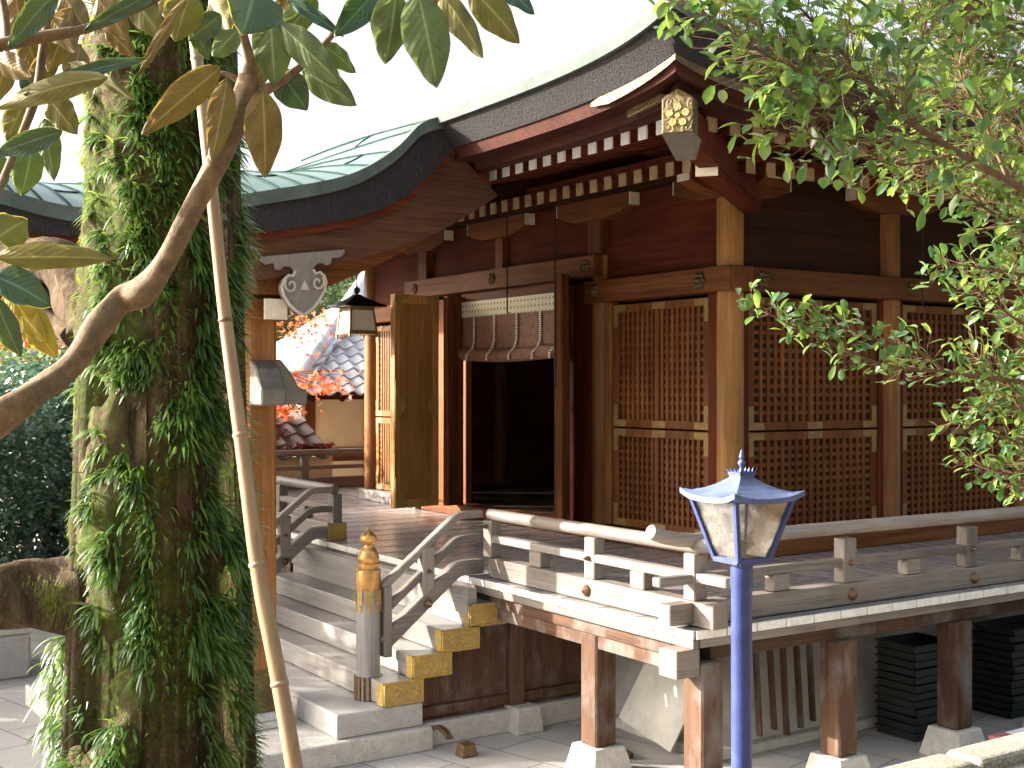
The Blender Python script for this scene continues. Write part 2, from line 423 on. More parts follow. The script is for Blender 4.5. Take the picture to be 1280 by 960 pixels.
# floor and hidden walls
part('floor', MB().box(XL, XR, YF, YB, DK - .03, DK + .1), 'under', hall)
part('back_wall', MB().box(XL, XR, YB - .05, YB + .03, DK, 4.1), 'hall', hall)
part('left_wall', MB().box(XL - .03, XL + .03, YF + .1, YB - .05, DK, 4.1), 'hall', hall)
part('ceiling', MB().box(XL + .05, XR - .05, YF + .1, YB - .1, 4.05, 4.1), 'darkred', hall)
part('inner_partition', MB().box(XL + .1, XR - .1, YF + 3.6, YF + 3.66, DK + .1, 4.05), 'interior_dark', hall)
for x in (-10.1, -11.6): pillar_round(x, YF + 2.2, DK + .1, 4.05, .11, hall, 'inner_pillar', 'darkred')
part('inner_beam', MB().box(XL + .1, XR - .1, YF + 2.12, YF + 2.28, 3.0, 3.2), 'darkred', hall)
for x in (-10.35, -11.0): # cloth strips hanging inside
    part('hanging_cloth', MB().box(x, x + .16, YF + 1.2, YF + 1.21, 2.4, 3.1), 'red', hall)
# sill beams, nageshi, upper wall
def beam(name, x0, x1, y0, y1, z0, z1, mat='hall', bevel=.006, parent=None):
    return part(name, MB().box(x0, x1, y0, y1, z0, z1), mat, parent or hall, bevel=bevel)
beam('sill', XL - .1, -12.55, YF - .14, YF + .1, DK, DK + .13, 'grey')
beam('sill', -12.35, -9.3, YF - .14, YF + .1, DK, DK + .12, 'hall')
beam('sill', -9.1, XR + .0, YF - .14, YF + .1, DK, DK + .13, 'hall')
beam('sill', XR - .1, XR + .14, YF + .12, YB, DK, DK + .13, 'hall')
beam('nageshi', -9.3, XR - .12, YF - .15, YF + .1, 3.3, 3.5)
beam('nageshi', XL - .2, -12.35, YF - .15, YF + .1, 3.3, 3.5)
beam('nageshi', -12.75, -9.12, YF - .17, YF + .1, 3.54, 3.74)
beam('nageshi', XR - .1, XR + .15, YF + .12, YB, 3.3, 3.5)
beam('nageshi', XR - .15, XR + .153, YF - .153, YF + .12, 3.298, 3.502)
beam('upper_wall', XL, XR, YF - .02, YF + .03, 3.5, 4.7, 'red')
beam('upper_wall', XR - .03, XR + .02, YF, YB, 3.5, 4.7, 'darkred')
for z in (3.62, 3.83, 4.02): # board joints as thin battens
    beam('batten', XR + .018, XR + .026, YF + .12, YB, z - .006, z + .006, 'darkred', 0)
for x in (-10.85,): beam('strut', x - .07, x + .07, YF - .09, YF, 3.74, 4.08, 'hall')
for x in (-12.45, -9.2): beam('strut', x - .1, x + .1, YF - .105, YF, 3.74, 4.08, 'hall')
# boat shaped bracket arms with pale ends
def boat(x, y, along, half=.55):
    prof = [(-half, 4.26), (-half, 4.15), (-half * .8, 4.1), (-half * .45, 4.06), (half * .45, 4.06), (half * .8, 4.1), (half, 4.15), (half, 4.26)]
    f = (lambda p, q, t: (x + p, y + t, q)) if along == 'x' else (lambda p, q, t: (x + t, y + p, q))
    o = part('bracket_arm', MB().prism(prof, f, -.075, .075), 'hall', hall, bevel=.005)
    for s in (-1, 1):
        a, b = sorted((s * half, s * (half + .012))); m_ = MB()
        if along == 'x': m_.box(x + a, x + b, y - .07, y + .07, 4.145, 4.255)
        else: m_.box(x - .07, x + .07, y + a, y + b, 4.145, 4.255)
        part('painted_end', m_, 'cream_block', o)
for x in (-9.2, -10.85, -12.45, XR): boat(x, YF - .06, 'x')
for y in side_y[:4]: boat(XR + .06, y + .003, 'y')
beam('purlin', XL - .9, XR + .7, YF - .16, YF + .06, 4.262, 4.44, 'darkred')
beam('purlin', XR - .06, XR + .16, YF - .7, YB + .9, 4.266, 4.436, 'darkred')
# flower shaped fittings on the beams
def flower(x, y, z, axis, r=.07):
    m_ = MB()
    n_ = 6
    for k in range(n_ + 1):
        t = 2 * math.pi * k / n_; rr = 0 if k == n_ else r * .62
        cx_, cz_ = rr * math.cos(t), rr * math.sin(t)
        ring = []
        prof = [(r * .42, 0), (r * .4, .012), (r * .25, .022), (.001, .027)]
        vs = []; fs = []
        for q, h in prof:
            for j in range(10):
                a = 2 * math.pi * j / 10; p = (cx_ + q * math.cos(a), cz_ + q * math.sin(a), h + (.012 if k == n_ else 0))
                vs.append((x + p[0], y - p[2], z + p[1]) if axis == 'y' else (x + p[2], y + p[0], z + p[1]))
        for i in range(3):
            for j in range(10): fs.append((i*10+j, i*10+(j+1) % 10, (i+1)*10+(j+1) % 10, (i+1)*10+j))
        m_.add(vs, fs)
    part('flower_fitting', m_, 'gold_fitting' if False else GOLD, hall, smooth=50)
flower(XR - .2, YF - .152, 3.4, 'y'); flower(XR + .155, YF + .22, 3.4, 'x')
flower(XR + .152, side_y[1] + .16, 3.4, 'x'); flower(XR + .152, side_y[2] + .16, 3.4, 'x')
flower(-9.25, YF - .172, 3.64, 'y', .06); flower(-10.85, YF - .172, 3.64, 'y', .06); flower(-12.5, YF - .172, 3.64, 'y', .06)
flower(-9.12, YF - .152, 3.4, 'y', .06)

# lattice shutters
def lattice(name, plane, c0, c1, z0, z1, at_, cols, rows, out, fit=True, mat='hall'):
    """plane 'x' -> panel spans y (faces +x at x=at_); 'y' -> spans x (faces -y at y=at_). out=+1/-1 outward sign"""
    fr = .072
    def bx(m_, a0, a1, d0, d1, q0, q1):
        d0, d1 = sorted((at_ + out * d0, at_ + out * d1))
        if plane == 'x': m_.box(d0, d1, a0, a1, q0, q1)
        else: m_.box(a0, a1, d0, d1, q0, q1)
    fm = MB()
    bx(fm, c0, c0 + fr, 0, .05, z0, z1); bx(fm, c1 - fr, c1, 0, .05, z0, z1)
    bx(fm, c0 + fr, c1 - fr, 0, .048, z0, z0 + fr); bx(fm, c0 + fr, c1 - fr, 0, .048, z1 - fr, z1)
    mid = (c0 + c1) / 2
    o = part('lattice_shutter', fm, wood(mat, axis=2, **WOODS[mat]), hall, bevel=.004)
    lm = MB(); a0, a1 = c0 + fr, c1 - fr; q0, q1 = z0 + fr, z1 - fr
    for i in range(1, cols):
        x = a0 + (a1 - a0) * i / cols; wv_ = .0175 if not (i == cols // 2) else .025
        bx(lm, x - wv_, x + wv_, .012, .044 if i != cols // 2 else .05, q0, q1)
    part('lattice_bars', lm, wood(mat, axis=2, **WOODS[mat]), o)
    lm = MB(); s = 0 if plane == 'x' else 1
    for i in range(1, rows):
        z = q0 + (q1 - q0) * i / rows; bx(lm, a0, a1, .012, .034, z - .0165, z + .0165)
    part('lattice_bars', lm, wood(mat, axis=1 - s, **WOODS[mat]), o)
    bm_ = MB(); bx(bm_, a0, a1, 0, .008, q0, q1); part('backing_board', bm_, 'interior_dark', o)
    if fit:
        for zc, zs in ((z0, 1), (z1, -1)):
            for c, cs in ((c0, 1), (c1, -1)):
                gm = MB()
                a, b = sorted((c + cs * .002, c + cs * .18)); q, w_ = sorted((zc + zs * .004, zc + zs * .062)); bx(gm, a, b, .045, .054, q, w_)
                a, b = sorted((c + cs * .004, c + cs * .062)); q, w_ = sorted((zc + zs * .062, zc + zs * .2)); bx(gm, a, b, .045, .0535, q, w_)
                part('corner_fitting', gm, MATS['fit_old'], o)
            gm = MB(); q, w_ = sorted((zc + zs * .003, zc + zs * .063)); bx(gm, mid - .09, mid + .09, .045, .0545, q, w_)
            part('centre_fitting', gm, MATS['fit_old'], o)

ZM0, ZM1, ZT, ZB = 2.15, 2.165, 3.27, DK + .14
for i in range(3):
    a, b = side_y[i] + .17, side_y[i + 1] - .17
    lattice('s', 'x', a, b, ZB, ZM0, XR - .02, 17, 11, 1); lattice('s', 'x', a, b, ZM1, ZT, XR - .02, 17, 13, 1)
    beam('side_post', XR - .03, XR + .05, a - .09, a - .005, ZB, 3.3, 'red'); beam('side_post', XR - .03, XR + .05, b + .005, b + .09, ZB, 3.3, 'red')
a, b = -9.0, -7.72
lattice('f', 'y', a, b, ZB, ZM0, YF + .02, 17, 11, -1); lattice('f', 'y', a, b, ZM1, ZT, YF + .02, 17, 13, -1)
beam('side_post', a - .1, a - .005, YF - .06, YF + .03, ZB, 3.3, 'ochre'); beam('side_post', b + .005, b + .12, YF - .05, YF + .03, ZB, 3.3, 'red')
a, b = -13.74, -12.6
lattice('f', 'y', a, b, ZB, ZM0, YF + .02, 17, 11, -1, mat='ochre'); lattice('f', 'y', a, b, ZM1, ZT, YF + .02, 17, 13, -1, mat='ochre')
# doorway: jambs, head, blind
beam('door_jamb', -12.35, -11.62, YF - .02, YF + .06, DK + .12, 3.54, 'hall')
beam('door_jamb', -9.72, -9.3, YF - .02, YF + .06, DK + .12, 3.54, 'red')
beam('door_head', -11.62, -9.72, YF - .08, YF + .06, 3.44, 3.54, 'hall')
def blind_mat():
    m, n, l, b = newmat('blind_weave'); tc = n.new('ShaderNodeTexCoord'); wv = n.new('ShaderNodeTexWave'); wv.bands_direction = 'Z'
    wv.inputs['Scale'].default_value = 28; wv.inputs['Distortion'].default_value = .6; l.new(tc.outputs['Object'], wv.inputs['Vector'])
    t = noise_node(n, l, tc.outputs['Object'], 25, 4)
    c = ramp(n, l, wv.outputs['Fac'], [(.2, (.13, .06, .035)), (.7, (.33, .17, .1))]); c2 = ramp(n, l, t.outputs[0], [(.35, (.7, .7, .7)), (.65, (1.2, 1.15, 1.1))])
    l.new(mix(n, l, 1., c.outputs[0], c2.outputs[0], 'MULTIPLY'), b.inputs['Base Color']); b.inputs['Roughness'].default_value = .6
    bump(n, l, b, wv.outputs['Fac'], .6, .004); MATS['blind'] = m
    m, n, l, b = newmat('brocade'); tc = n.new('ShaderNodeTexCoord'); vo = n.new('ShaderNodeTexVoronoi'); vo.inputs['Scale'].default_value = 16
    vo.inputs['Randomness'].default_value = 0; l.new(tc.outputs['Object'], vo.inputs['Vector'])
    c = ramp(n, l, vo.outputs['Distance'], [(.18, (.25, .2, .1)), (.3, (.66, .6, .42))])
    l.new(c.outputs[0], b.inputs['Base Color']); b.inputs['Roughness'].default_value = .75; MATS['brocade'] = m
    m, n, l, b = newmat('striped_cord'); tc = n.new('ShaderNodeTexCoord'); wv = n.new('ShaderNodeTexWave'); wv.bands_direction = 'Z'
    wv.inputs['Scale'].default_value = 14; l.new(tc.outputs['Object'], wv.inputs['Vector'])
    c = ramp(n, l, wv.outputs['Fac'], [(.35, (.2, .1, .06)), (.5, (.75, .7, .6))])
    l.new(c.outputs[0], b.inputs['Base Color']); b.inputs['Roughness'].default_value = .8; MATS['striped'] = m
blind_mat()
blind = thing('bamboo_blind', (-10.67, YF - .05, 3.45), 'rolled up bamboo blind with brocade top and striped cords hanging in the hall doorway', 'blind')
part('valance', MB().box(-11.6, -9.74, YF - .098, YF - .085, 3.27, 3.438), 'brocade', blind)
m_ = MB(); m_.box(-11.6, -9.74, YF - .085, YF - .07, 2.93, 3.28)
P = []
for i in range(13):
    a = -math.pi / 2 + 0 * i; t = i / 12 * 2 * math.pi
    P.append([(x, YF - .075 + .075 * math.cos(t), 2.885 + .075 * math.sin(t) - .03 * math.cos((x + 10.67) / .93 * math.pi / 2)) for x in [-11.6 + 1.86 * j / 20 for j in range(21)]])
m_.grid(P); part('slats', m_, 'blind', blind, smooth=60)
for x in (-11.32, -10.92, -10.5, -10.08, -9.78):
    s = part('cord', MB().path([(x, YF - .1, 3.27), (x, YF - .1, 3.0), (x + .0, YF - .125, 2.93), (x - .05, YF - .165, 2.86), (x - .06, YF - .16, 2.8)], .035, .008, (1, 0, 0)), 'striped', blind)
# door leaves: bi-fold
def leaf_door(root, name, a, b, z0, z1, mat, fits=True, th=.05):
    """a,b plan points"""
    a = Vector((a[0], a[1], 0)); b = Vector((b[0], b[1], 0)); d = (b - a); L = d.length; d.normalize(); nrm = Vector((d.y, -d.x, 0))
    f = lambda p, q, t: tuple(a + d * p + nrm * t + Vector((0, 0, q)))
    wm = wood(mat, axis=2, **WOODS[mat])
    o = part(name, MB().prism([(0, z0), (L, z0), (L, z1), (0, z1)], f, -th / 2, th / 2), wm, root, bevel=.005)
    fm = MB()
    for s in (1, -1):
        t0, t1 = sorted((s * th / 2, s * (th / 2 + .012)))
        for p0, p1 in ((0, .07), (L - .07, L)): fm.prism([(p0, z0 + .0), (p1, z0), (p1, z1), (p0, z1)], f, t0, t1)
        for q0, q1 in ((z0, z0 + .09), (z1 - .09, z1)): fm.prism([(.07, q0), (L - .07, q0), (L - .07, q1), (.07, q1)], f, t0 * .98, t1 * .98)
    part('stile', fm, wm, o, bevel=.003)
    if fits:
        for s in (1, -1):
            t0, t1 = sorted((s * (th / 2 + .0125), s * (th / 2 + .018)))
            cn = .17
            for (p, sp) in ((.006, 1), (L - .006, -1)):
                for (q, sq) in ((z0 + .006, 1), (z1 - .006, -1)):
                    poly = [(p, q), (p + sp * cn, q), (p + sp * cn * .72, q + sq * .05), (p + sp * .1, q + sq * .08), (p + sp * .095, q + sq * .14), (p + sp * .05, q + sq * .19), (p + sp * .04, q + sq * .26), (p, q + sq * .32)]
                    if sp * sq < 0: poly = poly[::-1]
                    part('brass_fitting', MB().prism(poly, f, t0, t1), BRASS, o)
                zc = (z0 + z1) / 2 - .05
                poly = [(p, zc - .27), (p + sp * .04, zc - .2), (p + sp * .05, zc - .12), (p + sp * .12, zc - .04), (p + sp * .135, zc), (p + sp * .12, zc + .04), (p + sp * .05, zc + .12), (p + sp * .04, zc + .2), (p, zc + .27)]
                if sp < 0: poly = poly[::-1]
                part('brass_fitting', MB().prism(poly, f, t0, t1), BRASS, o)
    return o
zl0, zl1 = 1.25, 3.5
leaf_door(hall, 'door_leaf', (-11.62, YF - .08), (-11.56, 6.74), zl0, zl1, 'hall', False)
leaf_door(hall, 'door_leaf', (-11.68, 6.70), (-11.62, 6.13), zl0, zl1, 'leafwood')
leaf_door(hall, 'door_leaf', (-9.70, YF - .08), (-9.26, 6.64), zl0, 3.56, 'hall', False)
leaf_door(hall, 'door_leaf', (-9.24, 6.63), (-9.47, 6.82), zl0, 3.56, 'hall', False)
leaf_door(hall, 'door_leaf', (-9.47, 6.76), (-9.16, 6.52), zl0, 3.55, 'hall', False)
part('door_pull', MB().lathe(-9.76, YF - .1, [(.012, 2.3), (.022, 2.31), (.022, 2.35), (.01, 2.36)], 12), BRASS, hall, smooth=40)

# rafters -------------------------------------------------------------
EYF, EXR = 4.55, -5.3                      # outer edge of the eave, front and side
def upturn(s): return .19 * math.exp(-max(s, 0) / .5)
def rafter_run():
    # front: upper flying rafters
    n = 0
    up = part('flying_rafter', MB().bar((0, 5.2, 4.19), (0, 6.5, 4.46), .085, .1), wood('red', axis=1, **WOODS['red']), hall)
    e = part('painted_end', MB().box(-.0425, .0425, 5.186, 5.199, 4.135, 4.243), 'white_paint', up)
    lo = part('rafter', MB().bar((0, 5.9, 4.1), (0, 7.1, 4.42), .085, .1), wood('red', axis=1, **WOODS['red']), hall)
    e2 = part('painted_end', MB().box(-.0425, .0425, 5.888, 5.899, 4.05, 4.15), 'rafter_end_tan', lo)
    base = []
    xs = []
    x = -5.98
    while x > -8.75: xs.append(x); x -= .183
    for i, x in enumerate(xs):
        z = .45 * upturn(-5.3 - x)
        if i == 0: up.location.x += x; up.location.z += z
        else: dup(up, (x - xs[0], 0, z - .45 * upturn(-5.3 - xs[0])))
    xs2 = [x_ for x_ in xs if x_ < -6.4]
    lo.location.x += xs2[0]
    for x in xs2[1:]: dup(lo, (x - xs2[0], 0, 0))
    x = xs2[-1] - .183; k = 0
    while x > XL - 1.2: dup(lo, (x - xs2[0], 0, 0)); x -= .183
    # side
    up = part('flying_rafter', MB().bar((-5.9, 0, 4.18), (-7.1, 0, 4.43), .085, .1), wood('red', axis=0, **WOODS['red']), hall)
    e = part('painted_end', MB().box(-5.899, -5.886, -.0425, .0425, 4.125, 4.233), 'rafter_end_tan', up)
    lo = part('rafter', MB().bar((-6.5, 0, 4.1), (-7.5, 0, 4.38), .085, .1), wood('red', axis=0, **WOODS['red']), hall)
    e2 = part('painted_end', MB().box(-6.499, -6.488, -.0425, .0425, 4.05, 4.15), 'rafter_end_tan', lo)
    y0 = 5.38
    for i in range(26):
        y = y0 + .2 * i; z = .45 * upturn(y - EYF)
        if i == 0: up.location.y += y; up.location.z += z
        else: dup(up, (0, y - y0, z - .45 * upturn(y0 - EYF)))
    lo.location.y += 6.1
    for i in range(1, 22): dup(lo, (0, .2 * i, 0))
rafter_run()
beam('eave_batten', -8.8, -5.98, 5.93, 6.0, 4.155, 4.215, 'red'); beam('eave_batten', -6.6, -6.53, 5.95, 11, 4.155, 4.21, 'red')
# soffit boards
m_ = MB(); m_.add([(-5.8, 5.1, 4.3), (-9.6, 5.1, 4.26), (-9.6, 7.05, 4.62), (-7.5, 7.05, 4.62)], [(0, 1, 2, 3)])
m_.add([(-5.8, 5.1, 4.3), (-7.5, 7.05, 4.62), (-7.5, 16, 4.62), (-5.8, 16, 4.25)], [(0, 1, 2, 3)])
m_.add([(-9.6, 5.1, 4.26), (-16.5, 5.1, 4.26), (-16.5, 7.05, 4.62), (-9.6, 7.05, 4.62)], [(0, 1, 2, 3)])
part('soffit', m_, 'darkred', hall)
# swept eave section : offset functions along the front (x) and the side (y)
def eave_strip(name, prof, mat, n=60, parent=None, xend=-17.0, yend=17.5, smooth=40, gold=False, upk=1., bev=0):
    """prof: list of (inset d from outer edge, z) closed loop; mitred at the corner"""
    m_ = MB(); rings = []
    st = [(1 - i / n) ** 1.0 for i in range(n + 1)]
    for t in [((n - i) / n) ** 2 for i in range(n + 1)]:      # from far left to the corner
        s = t * (EXR - xend)
        rings.append([(min(EXR - d, EXR - s - (0 if s > 1 else 0)) if s == 0 else EXR - s if EXR - s < EXR - d else EXR - d, EYF + d, z + upk * upturn(s)) for d, z in prof])
    for t in [((i + 1) / n) ** 2 for i in range(n)]:
        s = t * (yend - EYF)
        rings.append([(EXR - d, max(EYF + d, EYF + s), z + upk * upturn(s)) for d, z in prof])
    k = len(prof); vs = [p for r_ in rings for p in r_]; fs = []
    for i in range(len(rings) - 1):
        for j in range(k): a = i*k+j; b = i*k+(j+1) % k; fs.append((a, b, b+k, a+k))
    fs += [tuple(range(k - 1, -1, -1)), tuple((len(rings) - 1) * k + j for j in range(k))]
    m_.add(vs, fs)
    return part(name, m_, mat, parent or roof, smooth=smooth)
roof = part('roof', MB().add(
    [(EXR - .1, EYF + .1, 4.55), (-17, EYF + .1, 4.53), (-17, 17.5, 4.53), (EXR - .1, 17.5, 4.53), (-10.2, 9.3, 6.6), (-13, 9.3, 6.6), (-13, 12.5, 6.6), (-10.2, 12.5, 6.6)],
    [(0, 1, 5, 4), (1, 2, 6, 5), (2, 3, 7, 6), (3, 0, 4, 7), (4, 5, 6, 7)]), 'copper', hall)
eave_strip('bark_edge', [(.125, 4.285), (.095, 4.325), (0, 4.44), (.5, 4.48), (.6, 4.285)], 'bark_eave')
eave_strip('copper_rim', [(-.03, 4.44), (-.03, 4.515), (.5, 4.58), (.5, 4.46)], 'copper_rim')
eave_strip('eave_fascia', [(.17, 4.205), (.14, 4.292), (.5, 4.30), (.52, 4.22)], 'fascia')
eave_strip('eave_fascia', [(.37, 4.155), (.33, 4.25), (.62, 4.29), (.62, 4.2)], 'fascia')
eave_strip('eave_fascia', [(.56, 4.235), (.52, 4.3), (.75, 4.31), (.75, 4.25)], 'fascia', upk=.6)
# gold corner plates
def corner_plate(d, z0, z1, la, lb, off=.006):
    f0 = []; f1 = []
    n = 14; m_ = MB(); P0 = []; P1 = []
    for i in range(n, -1, -1):
        s = la * i / n; k = upturn(s); ta = .0 if i < n - 3 else (i - (n - 3)) / 3 * .03
        P0.append((EXR - d + off - s, EYF + d - off, z0 + k + ta)); P1.append((EXR - d + off - s, EYF + d - off, z1 + k - ta))
    for i in range(1, n + 1):
        s = lb * i / n; k = upturn(s); ta = .0 if i < n - 3 else (i - (n - 3)) / 3 * .03
        P0.append((EXR - d + off, EYF + d - off + s, z0 + k + ta)); P1.append((EXR - d + off, EYF + d - off + s, z1 + k - ta))
    m_.grid([P0, P1]); Q0 = [(x + (-.5 if True else 0) * off * 2, y + off, z) for x, y, z in P0]
    part('gold_corner_plate', m_, GOLD, roof)
corner_plate(.135, 4.207, 4.29, .8, .9); corner_plate(.325, 4.158, 4.262, .55, .7)
m_ = MB()
m_.prism([(0, 4.36), (.42, 4.3), (.42, 4.36), (.2, 4.41)], lambda p, q, t: (EXR - .36 - p + 0 * t, EYF + .3 + t, q - .1), 0, .03)
part('gold_corner_plate', m_, GOLD, roof)
# hip rafter end (hexagonal box with plum crest) and pale block below
def hip_end():
    c = Vector((-5.66, 4.93, 0)); out = Vector((.60, -.80, 0)).normalized(); sd = Vector((out.y, -out.x, 0)) * -1
    f = lambda p, q, t: tuple(c + sd * p + out * t + Vector((0, 0, q)))
    hexa = [(-.095, 4.0), (.0, 3.955), (.095, 4.0), (.095, 4.235), (0, 4.3), (-.095, 4.235)]
    hexa = [(-.095, 4.02), (.095, 4.02), (.095, 4.23), (0, 4.29), (-.095, 4.23)]
    o = part('hip_rafter', MB().prism([(-.07, 3.98), (.07, 3.98), (.07, 4.2), (-.07, 4.2)], f, -2.6, .0), 'red', roof)
    g_ = part('end_box', MB().prism(hexa, f, -.02, .12), GOLD, o, bevel=.008)
    m_ = MB()
    m_.add([f(-.095, 4.02, .12), f(.095, 4.02, .12), f(.06, 3.9, -.12), f(-.06, 3.9, -.12), f(-.095, 4.02, -.12), f(.095, 4.02, -.12)], [(0, 1, 2, 3), (0, 3, 4), (1, 5, 2), (2, 5, 4, 3)])
    part('end_box_underside', m_, 'grey_metal', o)
    cm = MB()
    for k in range(6):
        a = math.pi / 2 + 2 * math.pi * k / 5; rr = 0 if k == 5 else .05; r0 = .022 if k < 5 else .014
        cm.prism([(rr * math.cos(a) + r0 * math.cos(j * math.pi / 6), 4.125 + rr * math.sin(a) + r0 * math.sin(j * math.pi / 6)) for j in range(12)], f, .12, .126)
    part('plum_crest', cm, BRASS, g_)
    c2 = Vector((-6.2, 5.62, 0)); f2 = lambda p, q, t: tuple(c2 + sd * p + out * t + Vector((0, 0, q)))
    o2 = part('lower_hip_rafter', MB().prism([(-.07, 3.93), (.07, 3.93), (.07, 4.1), (-.07, 4.1)], f2, -1.9, 0), 'red', roof)
    part('painted_end', MB().prism([(-.075, 3.925), (.075, 3.925), (.075, 4.105), (-.075, 4.105)], f2, 0, .014), 'cream_block', o2)
hip_end()

# ------------------------------------------------------------------ veranda
ver = thing('veranda', (-6.5, 4.8, 0), 'raised grey plank veranda with pale plank ends wrapped round the hall', 'veranda')
DF, DS = 4.785, -5.385                       # outer edges of the deck
def ve(name, *a, mat='deck', bevel=.004): return part(name, MB().box(*a), mat, ver, bevel=bevel)
def planks(name, along, a0, a1, b0, b1, step):
    """planks of the deck laid side by side; joints are real gaps"""
    m_ = MB(); e = MB(); x = a0; k = 0
    while x < a1 - .02:
        w_ = min(step * (1 + .1 * math.sin(k * 7.3)), a1 - x); dz = .0015 * math.sin(k * 3.1)
        if along == 'y': m_.box(x + .002, x + w_ - .002, b0, b1, DK - .05, DK + dz)
        else: m_.box(b0, b1, x + .002, x + w_ - .002, DK - .05, DK + dz)
        jz = .004 * math.sin(k * 5.7)
        if along == 'y': e.box(x + .004, x + w_ - .004, b0 - .012 + abs(jz), b0 - .001, DK - .052, DK - .002 + dz)
        else: e.box(b1 + .001, b1 + .012 - abs(jz), x + .004, x + w_ - .004, DK - .052, DK - .002 + dz)
        x += w_; k += 1
    o = part(name, m_, wood('deck', axis=1 if along == 'y' else 0, **WOODS['deck']), ver, bevel=.002)
    part('plank_ends', e, 'plank_end', o, bevel=.003)
planks('deck_planks', 'y', -16.2, DS, DF, YF - .14, .19)
planks('deck_planks', 'x', YF - .14, 16, XR + .14, DS, .24)
m_ = MB(); y = DF + .01
while y < YF - .16: m_.box(DS + .001, DS + .011, y, y + .232, DK - .052, DK - .002); y += .24
part('plank_ends', m_, 'plank_end', ver, bevel=.003)
planks('deck_planks', 'x', YF - .14, 16, -16.2, XL - .1, .24)
ve('sub_beam', -16.1, -5.55, 4.84, 4.96, DK - .2, DK - .056, mat='under')
ve('sub_beam', -5.57, -5.45, 4.97, 16, DK - .2, DK - .056, mat='under')
ve('edge_trim', -16.1, -5.40, DF + .005, DF + .05, DK - .11, DK - .056, mat='rail')
ve('edge_trim', -5.44, -5.40, DF + .06, 16, DK - .11, DK - .056, mat='rail')
ve('tie_beam', -7.6, -5.5, 4.86, 4.94, .84, .94, mat='under')
def vpost(x, y, first=[]):
    if not first:
        p = part('post', MB().box(x - .085, x + .085, y - .085, y + .085, .2, DK - .2), 'under', ver, bevel=.012)
        m2 = MB().frustum(x, y, 0, .2, .34, .25); s = part('plinth', m2, 'granite', ver, bevel=.008)
        first += [p, s, x, y]
    else:
        for o in first[:2]: dup(o, (x - first[2], y - first[3], 0))
vpost(-6.48, 4.93)
for x in (-5.47,): vpost(x, 4.93)
for y in (6.07, 7.22, 8.37, 9.5, 10.7): vpost(-5.47, y)
for x in (-11.4, -12.8, -14.2, -15.6): vpost(x, 4.93)
# beam nose at the corner post
ve('beam_end', -5.56, -5.4, DF - .12, 4.84, .86, 1.02, mat='rail'); 
# wall under the hall: plaster mound on a stone edge
def mound():
    prof = [(0, .0), (0, .06), (.03, .08), (.1, .3), (.22, .55), (.42, .8), (.7, .95), (.9, 1.0)]
    x0, y0 = -6.32, 5.78
    P = []
    for d, z in prof:
        row = [(-14.6 + d, 14, z), (-14.6 + d, y0 + d, z)]
        row += [(-14.6 + d + (x0 - d + 14.6 - d) * i / 10, y0 + d, z) for i in range(1, 10)]
        row += [(x0 - d, y0 + d, z)] + [(x0 - d, y0 + d + (16 - y0) * i / 10, z) for i in range(1, 11)]
        P.append(row)
    m_ = MB().grid(P); o = part('foundation_mound', m_, 'plaster', ver, smooth=70)
    e = MB().box(-14.7, x0 + .08, y0 - .08, y0 + .1, 0, .07).box(x0 - .1, x0 + .08, y0 + .1, 16, 0, .068)
    part('foundation_edge', e, 'granite', ver, bevel=.01)
    b = MB().box(-14.6, x0 - .75, y0 + .75, y0 + .8, .5, 1.06).box(x0 - .8, x0 - .76, y0 + .8, 16, .5, 1.06)
    part('foundation_board', b, 'darkred', ver)
mound()
# ------------------------------------------------------------------ railings
def rbox(root, name, x0, x1, y0, y1, z0, z1, mat='rail', bevel=.006): return part(name, MB().box(x0, x1, y0, y1, z0, z1), mat, root, bevel=bevel)
def top_rail_pts(a, b, curl_a, curl_b, z=1.585):
    a = Vector(a); b = Vector(b); d = (b - a).normalized(); pts = []
    if curl_a: pts += [a - d * .34 + Vector((0, 0, .07)), a - d * .24 + Vector((0, 0, .035)), a - d * .12 + Vector((0, 0, .01))]
    pts += [a, a.lerp(b, .5), b]
    if curl_b: pts += [b + d * .12 + Vector((0, 0, .01)), b + d * .24 + Vector((0, 0, .035)), b + d * .34 + Vector((0, 0, .07))]
    return pts
RY, RX = 4.92, -5.53
rf = thing('veranda_railing', (-6.6, RY, DK), 'sunlit wooden railing along the front edge of the veranda right of the stairs', 'railing', 'railings of the veranda')
part('top_rail', MB().tube(top_rail_pts((-7.78, RY, 1.585), (RX, RY, 1.59), False, True), .043, 14), 'rail', rf, smooth=50)
rbox(rf, 'middle_rail', -7.7, RX + .3, RY - .04, RY + .04, 1.385, 1.44)
rbox(rf, 'bottom_rail', -7.72, RX + .22, RY - .06, RY + .06, DK + .005, 1.275)
for x in (-7.76, -6.51): rbox(rf, 'post', x - .055, x + .055, RY - .045, RY + .045, 1.276, 1.545)
rbox(rf, 'corner_post', RX - .05, RX + .05, RY - .05, RY + .05, 1.2765, 1.55)
for x in (-7.14, -6.02): rbox(rf, 'strut', x - .07, x + .07, RY - .045, RY + .045, 1.276, 1.384)
def boss(root, x, y, z, nrm, r=.04):
    n = Vector(nrm); a = n.cross(Vector((0, 0, 1))).normalized(); b = Vector((0, 0, 1)); m_ = MB(); vs = []; fs = []
    prof = [(r, 0), (r * .95, .01), (r * .6, .025), (r * .25, .035), (.003, .045)]
    for q, h in prof:
        for j in range(14): t = 2 * math.pi * j / 14; vs.append(Vector((x, y, z)) + n * h + (a * math.cos(t) + b * math.sin(t)) * q)
    for i in range(4):
        for j in range(14): fs.append((i*14+j, i*14+(j+1) % 14, (i+1)*14+(j+1) % 14, (i+1)*14+j))
    part('nail_cover', m_.add(vs, fs), 'bronze', root, smooth=60)
